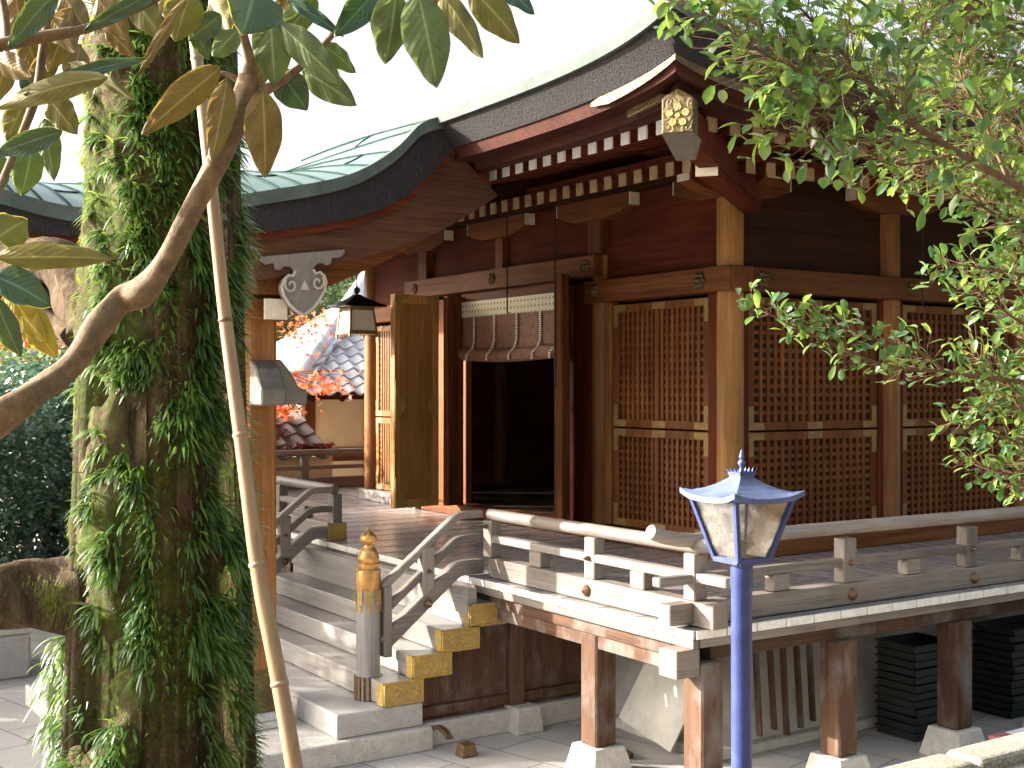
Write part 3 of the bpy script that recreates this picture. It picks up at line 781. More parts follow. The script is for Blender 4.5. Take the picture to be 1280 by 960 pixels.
boss(rf, -6.51, RY - .061, 1.2, (0, -1, 0)); boss(rf, -6.51, RY - .05, 1.41, (0, -1, 0), .018); boss(rf, -7.76, RY - .05, 1.5, (0, -1, 0), .018)
rs = thing('veranda_railing', (RX, 7, DK), 'grey shaded wooden railing along the right side of the veranda behind the blue lamp post', 'railing', 'railings of the veranda')
part('top_rail', MB().tube(top_rail_pts((RX, RY, 1.625), (RX, 15, 1.6), True, False), .043, 14), 'rail', rs, smooth=50)
rbox(rs, 'middle_rail', RX - .035, RX + .035, RY - .3, 15, 1.375, 1.43)
rbox(rs, 'bottom_rail', RX - .055, RX + .055, RY - .24, RY - .0605, DK + .02, 1.27); rbox(rs, 'bottom_rail', RX - .058, RX + .058, RY + .0605, 15, DK + .005, 1.27)
y = 6.2; k = 0
while y < 14:
    rbox(rs, 'post', RX - .045, RX + .045, y - .06, y + .06, 1.272, 1.555); boss(rs, RX + .059, y, 1.2, (1, 0, 0)); boss(rs, RX + .046, y, 1.4, (1, 0, 0), .018)
    rbox(rs, 'strut', RX - .042, RX + .042, y - .61 - .07, y - .61 + .07, 1.272, 1.374); y += 1.235
# far left railings
XS2 = -10.45
rl = thing('veranda_railing', (-13.2, RY, DK), 'wooden railing along the front of the veranda left of the stairs behind the gate pillar', 'railing', 'railings of the veranda')
part('top_rail', MB().tube([(XS2, RY, 1.585), (-13, RY, 1.585), (-15.9, RY, 1.59)], .043, 12), 'rail', rl, smooth=50)
rbox(rl, 'middle_rail', -15.9, XS2, RY - .04, RY + .04, 1.385, 1.44); rbox(rl, 'bottom_rail', -15.9, XS2 - .04, RY - .06, RY + .06, DK + .005, 1.275)
for x in (XS2 - .0, -11.7, -12.95, -14.2, -15.45): rbox(rl, 'post', x - .055, x + .055, RY - .045, RY + .045, 1.276, 1.545)
for x in (-11.1, -12.3, -13.6, -14.8): rbox(rl, 'strut', x - .07, x + .07, RY - .045, RY + .045, 1.276, 1.384)
rb = thing('veranda_railing', (-15.8, 8, DK), 'distant wooden railing along the left side of the veranda in front of the tiled roof', 'railing', 'railings of the veranda')
part('top_rail', MB().tube([(-15.85, RY, 1.62), (-15.85, 15, 1.62)], .043, 12), 'rail', rb, smooth=50)
rbox(rb, 'middle_rail', -15.89, -15.81, RY + .06, 15, 1.385, 1.44); rbox(rb, 'bottom_rail', -15.91, -15.79, RY + .062, 15, DK + .005, 1.275)
for i in range(7): rbox(rb, 'post', -15.9, -15.8, 5.7 + 1.25 * i, 5.8 + 1.25 * i, 1.276, 1.58)

# ------------------------------------------------------------------ stairs
st = thing('staircase', (-9, 4.3, .33), 'broad grey wooden stairs with brass capped step ends leading up to the veranda', 'stairs')
SX0, SX1 = -10.75, -7.6
for i in range(4):
    yf = 3.944 + .23 * i; zt = (.495, .655, .813, .967)[i]
    s_ = part('step', MB().box(SX0, SX1, yf, yf + .3, zt - .155, zt), 'grey', st, bevel=.006)
    part('brass_cap', MB().box(SX1, SX1 + .008, yf - .002, yf + .302, zt - .157, zt + .001), BRASS, s_)
    m2 = MB(); yy0, yy1, zz0, zz1, b_ = yf - .004, yf + .304, zt - .159, zt + .003, .014
    m2.box(SX1, SX1 + .013, yy0, yy1, zz0, zz0 + b_).box(SX1, SX1 + .013, yy0, yy1, zz1 - b_, zz1).box(SX1, SX1 + .0125, yy0, yy0 + b_, zz0, zz1).box(SX1, SX1 + .0125, yy1 - b_, yy1, zz0, zz1)
    m2.box(SX1 - .09, SX1 - .002, yf - .009, yf - .001, zt - .155, zt - .002)
    part('cap_border', m2, BRASS, s_)
part('riser', MB().box(SX0, SX1 - .02, 4.62, 4.7, .9, DK - .055), 'grey', st)
# panelled side below the stairs
pn = MB().prism([(4.0, .17), (5.85, .17), (5.85, .93), (4.66, .93), (4.66, .8), (4.42, .8), (4.42, .64), (4.19, .64), (4.19, .48), (4.0, .48)], lambda p, q, t: (t, p, q), SX1 - .14, SX1 - .1)
part('side_panel', pn, wood('under', axis=2, **WOODS['under']), st)
m2 = MB().box(SX1 - .1, SX1 - .03, 5.0, 5.13, .17, .95).box(SX1 - .1, SX1 - .055, 4.1, 5.0, .2, .27).box(SX1 - .1, SX1 - .055, 5.13, 5.85, .2, .27)
part('panel_frame', m2, wood('under', axis=2, **WOODS['under']), st, bevel=.006)
part('stone_footing', MB().box(SX1 - .16, SX1 - .02, 4.1, 5.9, 0, .165), 'granite', st, bevel=.008)
part('footing_block', MB().frustum(SX1 - .02, 5.09, 0, .19, .24, .2), 'granite', st, bevel=.008)
def stair_rail(x, label):
    r_ = thing('stair_railing', (x, 4.45, .33), label, 'railing', 'railings of the stairs')
    def run(zt, zl, wd, h, nm, y0=4.06):
        yb = 4.72
        sl = (zt - .06 - zl) / (4.6 - y0)
        c = [(x, y0, zl), (x, y0 + .15, zl + .15 * sl), (x, 4.4, zl + (4.4 - y0) * sl)]
        c += smooth_tab([(x, 4.48, zl + (4.48 - y0) * sl), (x, 4.6, zt - .06), (x, 4.66, zt - .018), (x, 4.73, zt - .002), (x, RY - .03, zt)], 5)
        return part(nm, MB().path(c, wd, h, (1, 0, 0)), wood('rail', axis=1, **WOODS['rail']), r_, bevel=.008)
    run(1.585, 1.11, .07, .052, 'top_rail'); run(1.41, .93, .065, .055, 'middle_rail'); run(1.2, .71, .09, .105, 'bottom_rail')
    rbox(r_, 'end_post', x - .05, x + .05, 4.06, 4.12, .62, 1.12)
    yy = 4.42; z0 = .70 + (yy - 4.06) * .8
    p_ = rbox(r_, 'middle_post', x - .042, x + .042, yy - .05, yy + .05, .98, 1.37)
    boss(r_, x + .054, yy - .01, .97, (1, 0, 0), .034); boss(r_, x + .04, yy, 1.2, (1, 0, 0), .016)
    # newel
    nx, ny = x - .03, 3.97
    n_ = part('newel_post', MB().lathe(nx, ny, [(.085, .33), (.09, .335), (.09, .5), (.085, .505), (.085, 1.22), (.08, 1.225)], 28), 'grey', r_, smooth=40)
    m_ = MB()
    for k in range(16):
        a = 2 * math.pi * k / 16; m_.tube([(nx + .09 * math.cos(a), ny + .09 * math.sin(a), .335), (nx + .09 * math.cos(a), ny + .09 * math.sin(a), .5)], .012, 6)
    part('base_fluting', m_, 'bronze', n_, smooth=50)
    m_ = MB().lathe(nx, ny, [(.088, 1.1), (.089, 1.225), (.086, 1.24), (.074, 1.25), (.078, 1.27), (.078, 1.285), (.07, 1.29), (.075, 1.305), (.077, 1.33), (.07, 1.345), (.062, 1.365), (.058, 1.375), (.05, 1.385), (.038, 1.4), (.036, 1.415), (.05, 1.43), (.06, 1.45), (.056, 1.475), (.035, 1.497), (.014, 1.512), (.004, 1.535)], 28)
    part('finial', m_, 'finial_brass', n_, smooth=50)
    m_ = MB()
    for k in range(8):
        a = 2 * math.pi * (k + .5) / 8; 
        for w_, z0_, z1_ in ((.022, 1.0, 1.1), (.012, .95, 1.0)):
            c_, s_ = math.cos(a), math.sin(a); p0 = Vector((nx + .087 * c_, ny + .087 * s_, z0_)); p1 = Vector((nx + .087 * c_, ny + .087 * s_, z1_))
            m_.bar(p0, p1, .006, w_ * 2, (-s_, c_, 0))
    part('gold_pendants', m_, BRASS, n_)
    return r_
simple('finial_brass', (.5, .27, .09), .35, metal=.75, nscale=14, var=.35, bstr=.08)
stair_rail(-7.86, 'weathered stair railing with brass finial newel on the right side of the stairs')
rr_ = stair_rail(XS2, 'weathered stair railing on the far left side of the stairs beside the gate pillar')
part('brass_cap', MB().box(XS2 - .07, XS2 + .07, RY + .06, RY + .085, 1.13, 1.28).box(XS2 + .0525, XS2 + .062, RY - .1, RY + .06, 1.13, 1.28), 'orange_gold' if False else BRASS, rr_)
sb = part('stone_step', MB().box(-10.9, SX1 + .0, 3.59, 4.25, .165, .33), 'granite_polished', bevel=.012, seg=2)
tag(sb, 'smooth grey upper stone step at the foot of the wooden stairs', 'stone step')
sb = part('stone_step', MB().box(-10.4, SX1 + .06, 2.2, 4.3, 0, .163), 'granite', bevel=.012, seg=2)
tag(sb, 'broad pale lower stone slab carrying the gate pillar and the upper step', 'stone step')

# ------------------------------------------------------------------ canopy over the stairs
can = thing('stair_canopy', (-9.2, 3.3, .163), 'copper roofed entrance canopy on brown square pillars in front of the stairs', 'canopy')
VX, VXL = -7.9, -12.6
top_tab = smooth_tab([(.9, 3.9), (1.2, 3.78), (1.56, 3.69), (2.01, 3.62), (2.6, 3.70), (3.16, 3.82), (3.79, 3.985), (4.16, 4.20), (4.39, 4.42), (4.6, 4.5)], 6)
bot_tab = smooth_tab([(.9, 3.66), (1.2, 3.545), (1.56, 3.47), (2.01, 3.46), (2.6, 3.49), (3.16, 3.56), (3.79, 3.69), (4.23, 3.866), (4.59, 4.19), (4.7, 4.3)], 6)
haf_tab = smooth_tab([(.9, 3.36), (1.2, 3.25), (1.56, 3.18), (2.01, 3.15), (2.6, 3.18), (3.25, 3.26), (4.04, 3.465), (4.49, 3.625), (4.87, 3.83), (5.1, 3.98)], 6)
def gx(x):
    d = min(VX - x, x - VXL); return .42 * (1 - math.exp(-max(d, 0) / .8))
fy = lambda y: 1 - .95 * max(0, min(1, (y - 3.2) / 1.4))
ys = [.95 + (4.66 - .95) * i / 44 for i in range(45)]
xs = [VX - (VX - VXL) * i / 40 for i in range(41)]
m_ = MB().grid([[(x, y, lerp(top_tab, y) + gx(x) * fy(y)) for x in xs] for y in ys]).grid([[(x, y, lerp(top_tab, y) + gx(x) * fy(y) - .03) for x in xs][::-1] for y in ys])
cr = part('canopy_roof', m_, 'copper', can, smooth=60)
# standing seams following the fall of the roof
m_ = MB()
y = 1.1
while y < 4.6:
    pts = []
    for i in range(16):
        d = 1.9 * i / 15; x = VX - .02 - d; yy = y - .1 * d
        if yy > 4.64: break
        pts.append((x, yy, lerp(top_tab, yy) + gx(x) * fy(yy) + .006))
    if len(pts) > 2: m_.path(pts, .011, .010, (0, 1, 0))
    y += .17
k = 0; y = 1.1
while y < 4.5:
    for d0 in ((.38,) if k % 4 == 1 else (.8,) if k % 4 == 3 else ()):
        pts = [(VX - d0, yy - .1 * d0, lerp(top_tab, yy - .1 * d0) + gx(VX - d0) * fy(yy - .1 * d0) + .004) for yy in (y, y + .085, y + .17)]
        m_.path(pts, .008, .01, (1, 0, 0))
    y += .17; k += 1
part('roof_seams', m_, 'seam_dark', cr)
def verge(name, tabA, tabB, x0, x1, mat, z0off=0, z1off=0, parent=None):
    """vertical board between two curves, following y; matched by relative arc position"""
    n = 46; m_ = MB(); A = []; B = []
    for i in range(n):
        t = i / (n - 1)
        def pick(tab): k = t * (len(tab) - 1); j = min(int(k), len(tab) - 2); fr = k - j; return tuple(tab[j][q] + (tab[j + 1][q] - tab[j][q]) * fr for q in (0, 1))
        A.append(pick(tabA)); B.append(pick(tabB))
    vs = []; fs = []
    for (ya, za), (yb, zb) in zip(A, B): vs += [(x1, ya, za + z0off), (x1, yb, zb + z1off), (x0, yb, zb + z1off), (x0, ya, za + z0off)]
    for i in range(n - 1):
        for k in range(4): a = 4*i+k; b = 4*i+(k+1) % 4; fs.append((a, b, b+4, a+4))
    fs += [(3, 2, 1, 0), tuple(4*(n-1)+k for k in range(4))]
    return part(name, m_.add(vs, fs), mat, parent or can, smooth=45)
verge('bark_edge', bot_tab, top_tab, VX - .35, VX + .01, 'bark_eave', 0, -.075)
verge('copper_rim', top_tab, top_tab, VX - .2, VX + .035, 'copper_rim', -.078, .012)
verge('bargeboard', haf_tab, bot_tab, VX - .16, VX - .06, wood('canopy', axis=1, **WOODS['canopy']), 0, .005)
verge('bargeboard_trim', bot_tab, bot_tab, VX - .05, VX - .02, 'red', -.05, .002)
# far verge and soffit
verge('bargeboard', haf_tab, bot_tab, VXL + .06, VXL + .16, 'hall', 0, .005)
verge('bark_edge', bot_tab, top_tab, VXL - .01, VXL + .35, 'bark_eave', 0, -.01)
m_ = MB().grid([[(x, y, lerp(bot_tab, y) + gx(x) * .6 - .0) for x in xs[1:-1]][::-1] for y in ys])
part('soffit', m_, 'canopy', can, smooth=60)
m_ = MB()
x = VX - .3; rf0 = None
rp = [(0, y, lerp(bot_tab, y) - .06) for y in ys[::3]]
rf0 = part('rafter', MB().path([(x, p[1], p[2]) for p in rp], .06, .08, (1, 0, 0)), wood('canopy', axis=1, **WOODS['canopy']), can)
for i in range(1, 20): dup(rf0, (-.21 * i, 0, gx(x - .21 * i) * .55 - gx(x) * .55))
# front eave bark edge
m_ = MB(); part('bark_edge', m_.prism([(VX, 3.66), (VXL, 3.66), (VXL, 3.87), (VX, 3.87)], lambda p, q, t: (p, .93 + t, q), 0, .06), 'bark_eave', can)
def cpillar(x, y=3.3, w_=.23):
    c = .028; h = w_ / 2
    poly = [(-h + c, -h), (h - c, -h), (h, -h + c), (h, h - c), (h - c, h), (-h + c, h), (-h, h - c), (-h, -h + c)]
    o = part('pillar', MB().prism(poly, lambda p, q, t: (x + p, y + q, t), .26, 3.3), wood('ochre', axis=2, **WOODS['ochre']), can)
    h2 = h + .006; poly2 = [(p * h2 / h, q * h2 / h) for p, q in poly]
    part('gold_foot', MB().prism(poly2, lambda p, q, t: (x + p, y + q, t), .262, .56), GOLD, o)
    s = part('stone_base', MB().frustum(x, y, .163, .21, .42, .38).frustum(x, y, .211, .262, .36, .29), 'granite', can, bevel=.01)
    return o
cpillar(-8.3); cpillar(-10.25)
def cb(name, *a, mat='hall', bevel=.008): return part(name, MB().box(*a), mat, can, bevel=bevel)
cb('tie_beam', -10.6, -8.2, 3.21, 3.39, 2.42, 2.66); cb('upper_beam', -12.2, -8.05, 3.2, 3.4, 3.16, 3.36)
cb('bracket_block', -8.45, -8.12, 3.13, 3.47, 2.99, 3.14)
cb('upper_purlin', -12.3, VX - .16, 3.2, 3.42, 3.36, 3.52)
part('beam_nose', MB().prism([(3.24, 2.40), (3.66, 2.40), (3.66, 2.50), (3.6, 2.52), (3.54, 2.62), (3.46, 2.72), (3.24, 2.72)], lambda p, q, t: (-8.3 + t, p, q), -.07, .07), 'grey_metal', can, bevel=.01)
part('beam_nose', MB().prism([(-8.2, 2.40), (-7.98, 2.40), (-7.98, 2.50), (-8.03, 2.56), (-8.08, 2.66), (-8.2, 2.72)], lambda p, q, t: (p, 3.3 + t, q), -.09, .09), 'grey_metal', can, bevel=.01)
part('painted_end', MB().box(-8.06, -8.03, 3.26, 3.42, 2.99, 3.13), 'cream_block', can)
# curved tie beam rising from the pillar to the main eave
pts = [(-8.3, 3.42 + .1 * i, lerp(haf_tab, 3.42 + .1 * i) + (-.1 + .016 * i if i < 14 else .12)) for i in range(19)]
rb0 = part('rainbow_beam', MB().path(pts, .13, .22, (1, 0, 0)), wood('hall', axis=1, **WOODS['hall']), can, bevel=.01)
dup(rb0, (-1.95, 0, 0))
# carved heart shaped pendant under the bargeboard
def gegyo(yc=3.5, zt=3.31, s=.72):
    px_ = VX - .1
    half = [(0, -.25), (.05, -.225), (.1, -.18), (.14, -.12), (.152, -.07), (.138, -.03), (.108, -.006), (.078, -.012), (.062, .015), (.09, .045), (.13, .05), (.16, .03), (.19, .04), (.2, .075), (.25, .07), (.285, .09), (.29, .12)]
    half = [(p * 1.25, q * 1.15) for p, q in half]
    poly = half + [(-p, q) for p, q in half[::-1][:-1]]
    s = 1
    o = part('carved_pendant', MB().prism(poly, lambda p, q, t: (px_ + t, yc + p * .86, zt + q + .12 * p), 0, .07), 'carved', can, bevel=.006)
    m_ = MB()
    out = [(px_ + .075, yc + p * s * .86, zt + q * s + .12 * p) for p, q in half[:9]]
    m_.tube(out, .011, 6); m_.tube([(x_, 2 * yc - y_, z_ - .24 * (y_ - yc) / .86) for x_, y_, z_ in out], .011, 6)
    for sg in (1, -1):
        sp = []
        for i in range(26):
            a = i / 25 * 3.6 * math.pi / 1.6; r_ = .058 * (1 - i / 30)
            sp.append((px_ + .078, yc + sg * (.115 - r_ * math.cos(a + 2.4)) * .86, zt - .075 + r_ * math.sin(a + 2.4) + .12 * sg * .115))
        m_.tube(sp, .009, 6)
    m_.prism([(-.035, -.12), (.035, -.12), (0, -.05)], lambda p, q, t: (px_ + t, yc + p, zt + q), .07, .085)
    part('scroll_outline', m_, 'carved_pale', o, smooth=60)
gegyo()

# ------------------------------------------------------------------ hanging lantern under the far eave
lc = at(446, 418, 13.1)
hl = thing('hanging_lantern', lc, 'dark roofed paper lantern hanging from the eave left of the lattice', 'lantern')
lx, ly, lz = lc
part('lantern_body', MB().frustum(lx, ly, lz, lz + .27, .31, .25), 'paper', hl)
m_ = MB()
for sx in (-1, 1):
    for sy in (-1, 1): m_.bar((lx + sx * .157, ly + sy * .157, lz - .03), (lx + sx * .127, ly + sy * .127, lz + .28), .02, .02, (1, 0, 0))
for z, h in ((lz, .158), (lz + .25, .13)):
    m_.box(lx - h, lx + h, ly - h - .008, ly - h + .008, z, z + .035).box(lx - h, lx + h, ly + h - .008, ly + h + .008, z, z + .035).box(lx - h - .008, lx - h + .008, ly - h, ly + h, z, z + .035).box(lx + h - .008, lx + h + .008, ly - h, ly + h, z, z + .035)
part('lantern_frame', m_, 'fit_old', hl)
part('lantern_roof', MB().frustum(lx, ly, lz + .285, lz + .31, .48, .44).frustum(lx, ly, lz + .31, lz + .37, .42, .2).frustum(lx, ly, lz + .37, lz + .42, .19, .05), 'dark_iron', hl)
part('suspension_chain', MB().tube([(lx, ly, lz + .42), (lx, ly, lz + .9)], .009, 8).lathe(lx, ly, [(.01, lz + .42), (.035, lz + .45), (.035, lz + .48), (.01, lz + .5)], 10), 'dark_iron', hl)
# long iron hooks hanging from the eave
def hook(x, y, z0, z1, label):
    o = thing('hanging_hook', (x, y, z1), label, 'hook', 'iron shutter hooks hanging from the eaves')
    part('rod', MB().tube([(x, y, z1), (x, y, z0), (x + .015, y - .0, z0 - .02), (x + .04, y, z0 - .015)], .007, 8), 'dark_iron', o, smooth=50)
    part('eye', MB().lathe(x, y, [(.004, z0 + .16), (.013, z0 + .17), (.013, z0 + .18), (.004, z0 + .19)], 8), 'dark_iron', o)
hook(-9.6, 6.25, 3.22, 4.3, 'thin iron hook hanging in front of the brocade top of the door blind')
hook(-8.98, 6.35, 2.55, 4.3, 'thin iron rod hanging in front of the folded right door leaf')
hook(-6.85, 8.62, 3.22, 4.25, 'thin iron hook hanging beside the second pillar on the right side of the hall')
hook(-6.85, 9.55, 3.22, 4.25, 'thin iron hook hanging before the rightmost lattice shutter')

# ------------------------------------------------------------------ things under the veranda
tray0 = None
ORD = ['bottom', 'second', 'third', 'fourth', 'fifth', 'sixth', 'seventh', 'eighth', 'ninth', 'tenth', 'eleventh', 'top']
def tray(x, y, z, label, grp, w_=.34, d_=.42):
    t = thing('plastic_crate', (x, y, z), label, 'crate', grp)
    m_ = MB(); h = .056
    for (a, b, c_, d) in ((-w_/2, w_/2, -d_/2, -d_/2 + .008), (-w_/2, w_/2, d_/2 - .008, d_/2), (-w_/2, -w_/2 + .008, -d_/2, d_/2), (w_/2 - .008, w_/2, -d_/2, d_/2)):
        m_.box(x + a, x + b, y + c_, y + d, z, z + h - .008)
    m_.box(x - w_/2, x + w_/2, y - d_/2, y + d_/2, z, z + .006)
    part('tray_body', m_, 'crate_black', t)
    m_ = MB(); e = .014
    m_.box(x - w_/2 - e, x + w_/2 + e, y - d_/2 - e, y - d_/2 + .006, z + h - .014, z + h - .002).box(x - w_/2 - e, x + w_/2 + e, y + d_/2 - .006, y + d_/2 + e, z + h - .014, z + h - .002)
    m_.box(x - w_/2 - e, x - w_/2 + .006, y - d_/2, y + d_/2, z + h - .0145, z + h - .0025).box(x + w_/2 - .006, x + w_/2 + e, y - d_/2, y + d_/2, z + h - .0145, z + h - .0025)
    part('tray_rim', m_, 'crate_black', t)
    return t
for si, (sx, sy, nm) in enumerate([(-5.98, 7.45, 'stack beside the slatted rack'), (-5.98, 8.75, 'wide stack at the right edge')]):
    for i in range(12):
        lab = f'black plastic crate, {ORD[i]}' + (' of the ' if ORD[i] in ('bottom', 'top') else ' from the bottom of the ') + nm
        if si == 0 and i == 0: tray0 = tray(sx, sy, .01, lab, 'stacked black plastic crates under the veranda')
        else:
            c = dup(tray0, (sx - tray0.location.x, sy - tray0.location.y, .0565 * i)); c['label'] = lab
            c.rotation_euler.z = rnd.uniform(-.04, .04)
            if si == 1: c.scale = (1.0, 1.9, 1)
rk = thing('slatted_rack', (-6.1, 6.0, 0), 'worn wooden rack of vertical slats leaning on the plaster foundation', 'rack')
for i in range(6):
    yy = 5.98 + .13 * i; zb = .1 + .03 * (i % 3)
    part('slat', MB().bar((-6.2 - .01 * (i % 2), yy, zb), (-6.26, yy, .9), .045, .02, (0, 1, 0)), 'under', rk)
part('cross_bar', MB().bar((-6.285, 5.9, .8), (-6.285, 6.75, .8), .02, .05), 'under', rk)
# small curved bronze fitting on the floor
kf = thing('floor_clamp', (-7.35, 4.05, 0), 'small rusty curved iron clamp lying at the corner of the stone slab', 'clamp')
pts = [(-7.5 + .10 * math.sin(t), 4.32 + .02 * t, .09 + .075 * math.cos(t)) for t in [i * .33 - 1.2 for i in range(9)]]
part('curved_arm', MB().path(pts, .05, .025, (0, 1, 0)), 'bronze', kf, bevel=.004)
part('block', MB().frustum(-7.3, 4.42, 0, .09, .1, .08, .13, .1), 'bronze', kf, bevel=.008)
bd = thing('leaning_board', (-6.9, 5.6, 0), 'thin grey plywood board leaning on the plaster mound behind the veranda post', 'board')
part('board_sheet', MB().add([(-7.15, 5.62, .12), (-6.55, 5.60, .02), (-6.35, 5.78, .62), (-6.95, 5.86, .78), (-7.15, 5.635, .12), (-6.55, 5.615, .02), (-6.35, 5.795, .62), (-6.95, 5.875, .78)], [(0, 1, 2, 3), (7, 6, 5, 4), (0, 4, 5, 1), (1, 5, 6, 2), (2, 6, 7, 3), (3, 7, 4, 0)]), 'plaster', bd)
part('edge_strip', MB().bar((-7.17, 5.42, .03), (-6.6, 5.3, .03), .03, .04), 'under', bd)
pl = thing('painted_plank', (-4.5, 7.4, .2), 'white plank with a red painted end lying at the kerb by the crates', 'plank')
pa, pb = Vector((-4.86, 6.85, .3)), Vector((-4.86, 9.2, .3))
part('plank_board', MB().bar(pa, pb, .12, .05), 'white_paint', pl, bevel=.004)
part('red_end', MB().bar(pa + Vector((0, -.02, .001)), pa + Vector((0, .13, .001)), .124, .054), 'red_paint', pl, bevel=.004)
part('support_block', MB().box(-4.98, -4.74, 7.1, 7.3, 0, .272).box(-4.98, -4.74, 8.6, 8.8, 0, .272), 'granite', pl)

# ------------------------------------------------------------------ blue street lamp
def lamp():
    cx, cy = at(927, 600, 4.0)[:2]
    L = thing('lamp_post', (cx, cy, .82), 'blue painted lamp post with a four sided glass lantern and spiked roof', 'street lamp')
    simple('blue_paint', (.035, .052, .165), .38, nscale=22, var=.22, bstr=.1, bdist=.002)
    simple('blue_roof', (.075, .1, .2), .5, nscale=18, var=.3, bstr=.15, bdist=.003)
    m, n, l, b = newmat('old_glass'); v, vo, rd = objvec(n, l)
    t = noise_node(n, l, v, 14, 7, .75); f = ramp(n, l, t.outputs[0], [(.42, (.03, .03, .03)), (.75, (.6, .6, .6))])
    gl = n.new('ShaderNodeBsdfGlass'); gl.inputs['IOR'].default_value = 1.12; gl.inputs['Roughness'].default_value = .12
    tp = n.new('ShaderNodeBsdfTransparent'); g2 = n.new('ShaderNodeBsdfGlossy'); g2.inputs['Roughness'].default_value = .08
    fr = n.new('ShaderNodeFresnel'); fr.inputs[0].default_value = 2.6
    a = n.new('ShaderNodeMixShader'); l.new(fr.outputs[0], a.inputs[0]); l.new(tp.outputs[0], a.inputs[1]); l.new(g2.outputs[0], a.inputs[2])
    b.inputs['Base Color'].default_value = (.42, .39, .3, 1); b.inputs['Roughness'].default_value = .8
    tl = n.new('ShaderNodeBsdfTranslucent'); tl.inputs[0].default_value = (.7, .68, .6, 1); ds = n.new('ShaderNodeMixShader'); ds.inputs[0].default_value = .5
    l.new(b.outputs[0], ds.inputs[1]); l.new(tl.outputs[0], ds.inputs[2])
    c_ = n.new('ShaderNodeMixShader'); l.new(f.outputs[0], c_.inputs[0]); l.new(a.outputs[0], c_.inputs[1]); l.new(ds.outputs[0], c_.inputs[2])
    l.new(c_.outputs[0], n['Material Output'].inputs[0]); MATS['old_glass'] = m
    ang = R(85)                                            # yaw of the lantern
    ca, sa = math.cos(ang), math.sin(ang)
    ro = lambda x, y, z: (cx + x * ca - y * sa, cy + x * sa + y * ca, z)
    hb, ht, zb, zt = .06, .115, 1.975, 2.175
    part('pole', MB().lathe(cx, cy, [(.05, .82), (.05, .93), (.036, .95), (.0335, 1.2), (.0335, 1.88), (.036, 1.885), (.036, 1.965)], 24), 'blue_paint', L, smooth=40)
    fm = MB()
    P = [(-1, -1), (1, -1), (1, 1), (-1, 1)]
    for i in range(4):
        a_, b_ = P[i], P[(i + 1) % 4]
        fm.bar(ro(a_[0]*hb, a_[1]*hb, zb), ro(a_[0]*ht, a_[1]*ht, zt), .014, .014, (ca, sa, 0))
        fm.bar(ro(a_[0]*hb, a_[1]*hb, zb), ro(b_[0]*hb, b_[1]*hb, zb), .016, .016)
        fm.bar(ro(a_[0]*ht, a_[1]*ht, zt), ro(b_[0]*ht, b_[1]*ht, zt), .016, .016)
    fm.add([ro(-hb, -hb, zb - .006), ro(hb, -hb, zb - .006), ro(hb, hb, zb - .006), ro(-hb, hb, zb - .006)], [(3, 2, 1, 0)])
    part('lantern_frame', fm, 'blue_paint', L)
    for i in range(4):
        a_, b_ = P[i], P[(i + 1) % 4]; k = .97
        g_ = MB().add([ro(a_[0]*hb*k, a_[1]*hb*k, zb + .005), ro(b_[0]*hb*k, b_[1]*hb*k, zb + .005), ro(b_[0]*ht*k, b_[1]*ht*k, zt - .005), ro(a_[0]*ht*k, a_[1]*ht*k, zt - .005)], [(0, 1, 2, 3)])
        part('glass_pane', g_, 'old_glass', L)
    # swept roof: concave pyramid with upturned corners
    n_ = 10; rows = []
    zr = [(1.0, 2.18), (.96, 2.182), (.8, 2.19), (.6, 2.202), (.4, 2.217), (.25, 2.232), (.2, 2.238), (.19, 2.248)]
    E_ = .141
    rm = MB()
    for i in range(4):
        a_, b_ = P[i], P[(i + 1) % 4]; P2 = []
        for s_, z in zr:
            P2.append([ro((a_[0] + (b_[0]-a_[0])*j/n_) * E_ * s_, (a_[1] + (b_[1]-a_[1])*j/n_) * E_ * s_, z + .022 * (abs(2*j/n_ - 1) ** 3) * s_ ** 6) for j in range(n_ + 1)])
        rm.grid(P2)
        lip = [P2[0], [(p[0], p[1], p[2] - .017) for p in P2[0]]]; rm.grid(lip[::-1])
        rm.grid([lip[1], [ro((a_[0] + (b_[0]-a_[0])*j/n_) * .112, (a_[1] + (b_[1]-a_[1])*j/n_) * .112, 2.166) for j in range(n_ + 1)]][::-1])
    part('lantern_roof', rm, 'blue_roof', L)
    cm = MB().frustum(0, 0, 2.246, 2.257, .062, .062); cm.v = [ro(*p) for p in cm.v]
    for i in range(4):
        for k in range(4):
            a_, b_ = P[i], P[(i + 1) % 4]; t0 = (k + .1) / 4; t1 = (k + .9) / 4; tm = (t0 + t1) / 2; e = .032
            q = lambda t, m_=1.: (( a_[0] + (b_[0]-a_[0])*t) * e * m_, (a_[1] + (b_[1]-a_[1])*t) * e * m_)
            cm.add([ro(*q(t0), 2.256), ro(*q(t1), 2.256), ro(*q(tm, 1.25), 2.27)], [(0, 1, 2)])
    part('crown_edge', cm, 'blue_paint', L)
    part('spike', MB().lathe(cx, cy, [(.012, 2.25), (.007, 2.262), (.006, 2.274), (.009, 2.277), (.0125, 2.284), (.009, 2.292), (.004, 2.296), (.009, 2.303), (.006, 2.312), (.0008, 2.329)], 14), 'blue_roof', L, smooth=50)
    part('lamp_socket', MB().lathe(cx, cy, [(.012, 1.98), (.014, 2.0), (.02, 2.005), (.02, 2.03), (.012, 2.035)], 16), 'dark_iron', L, smooth=60)
lamp()

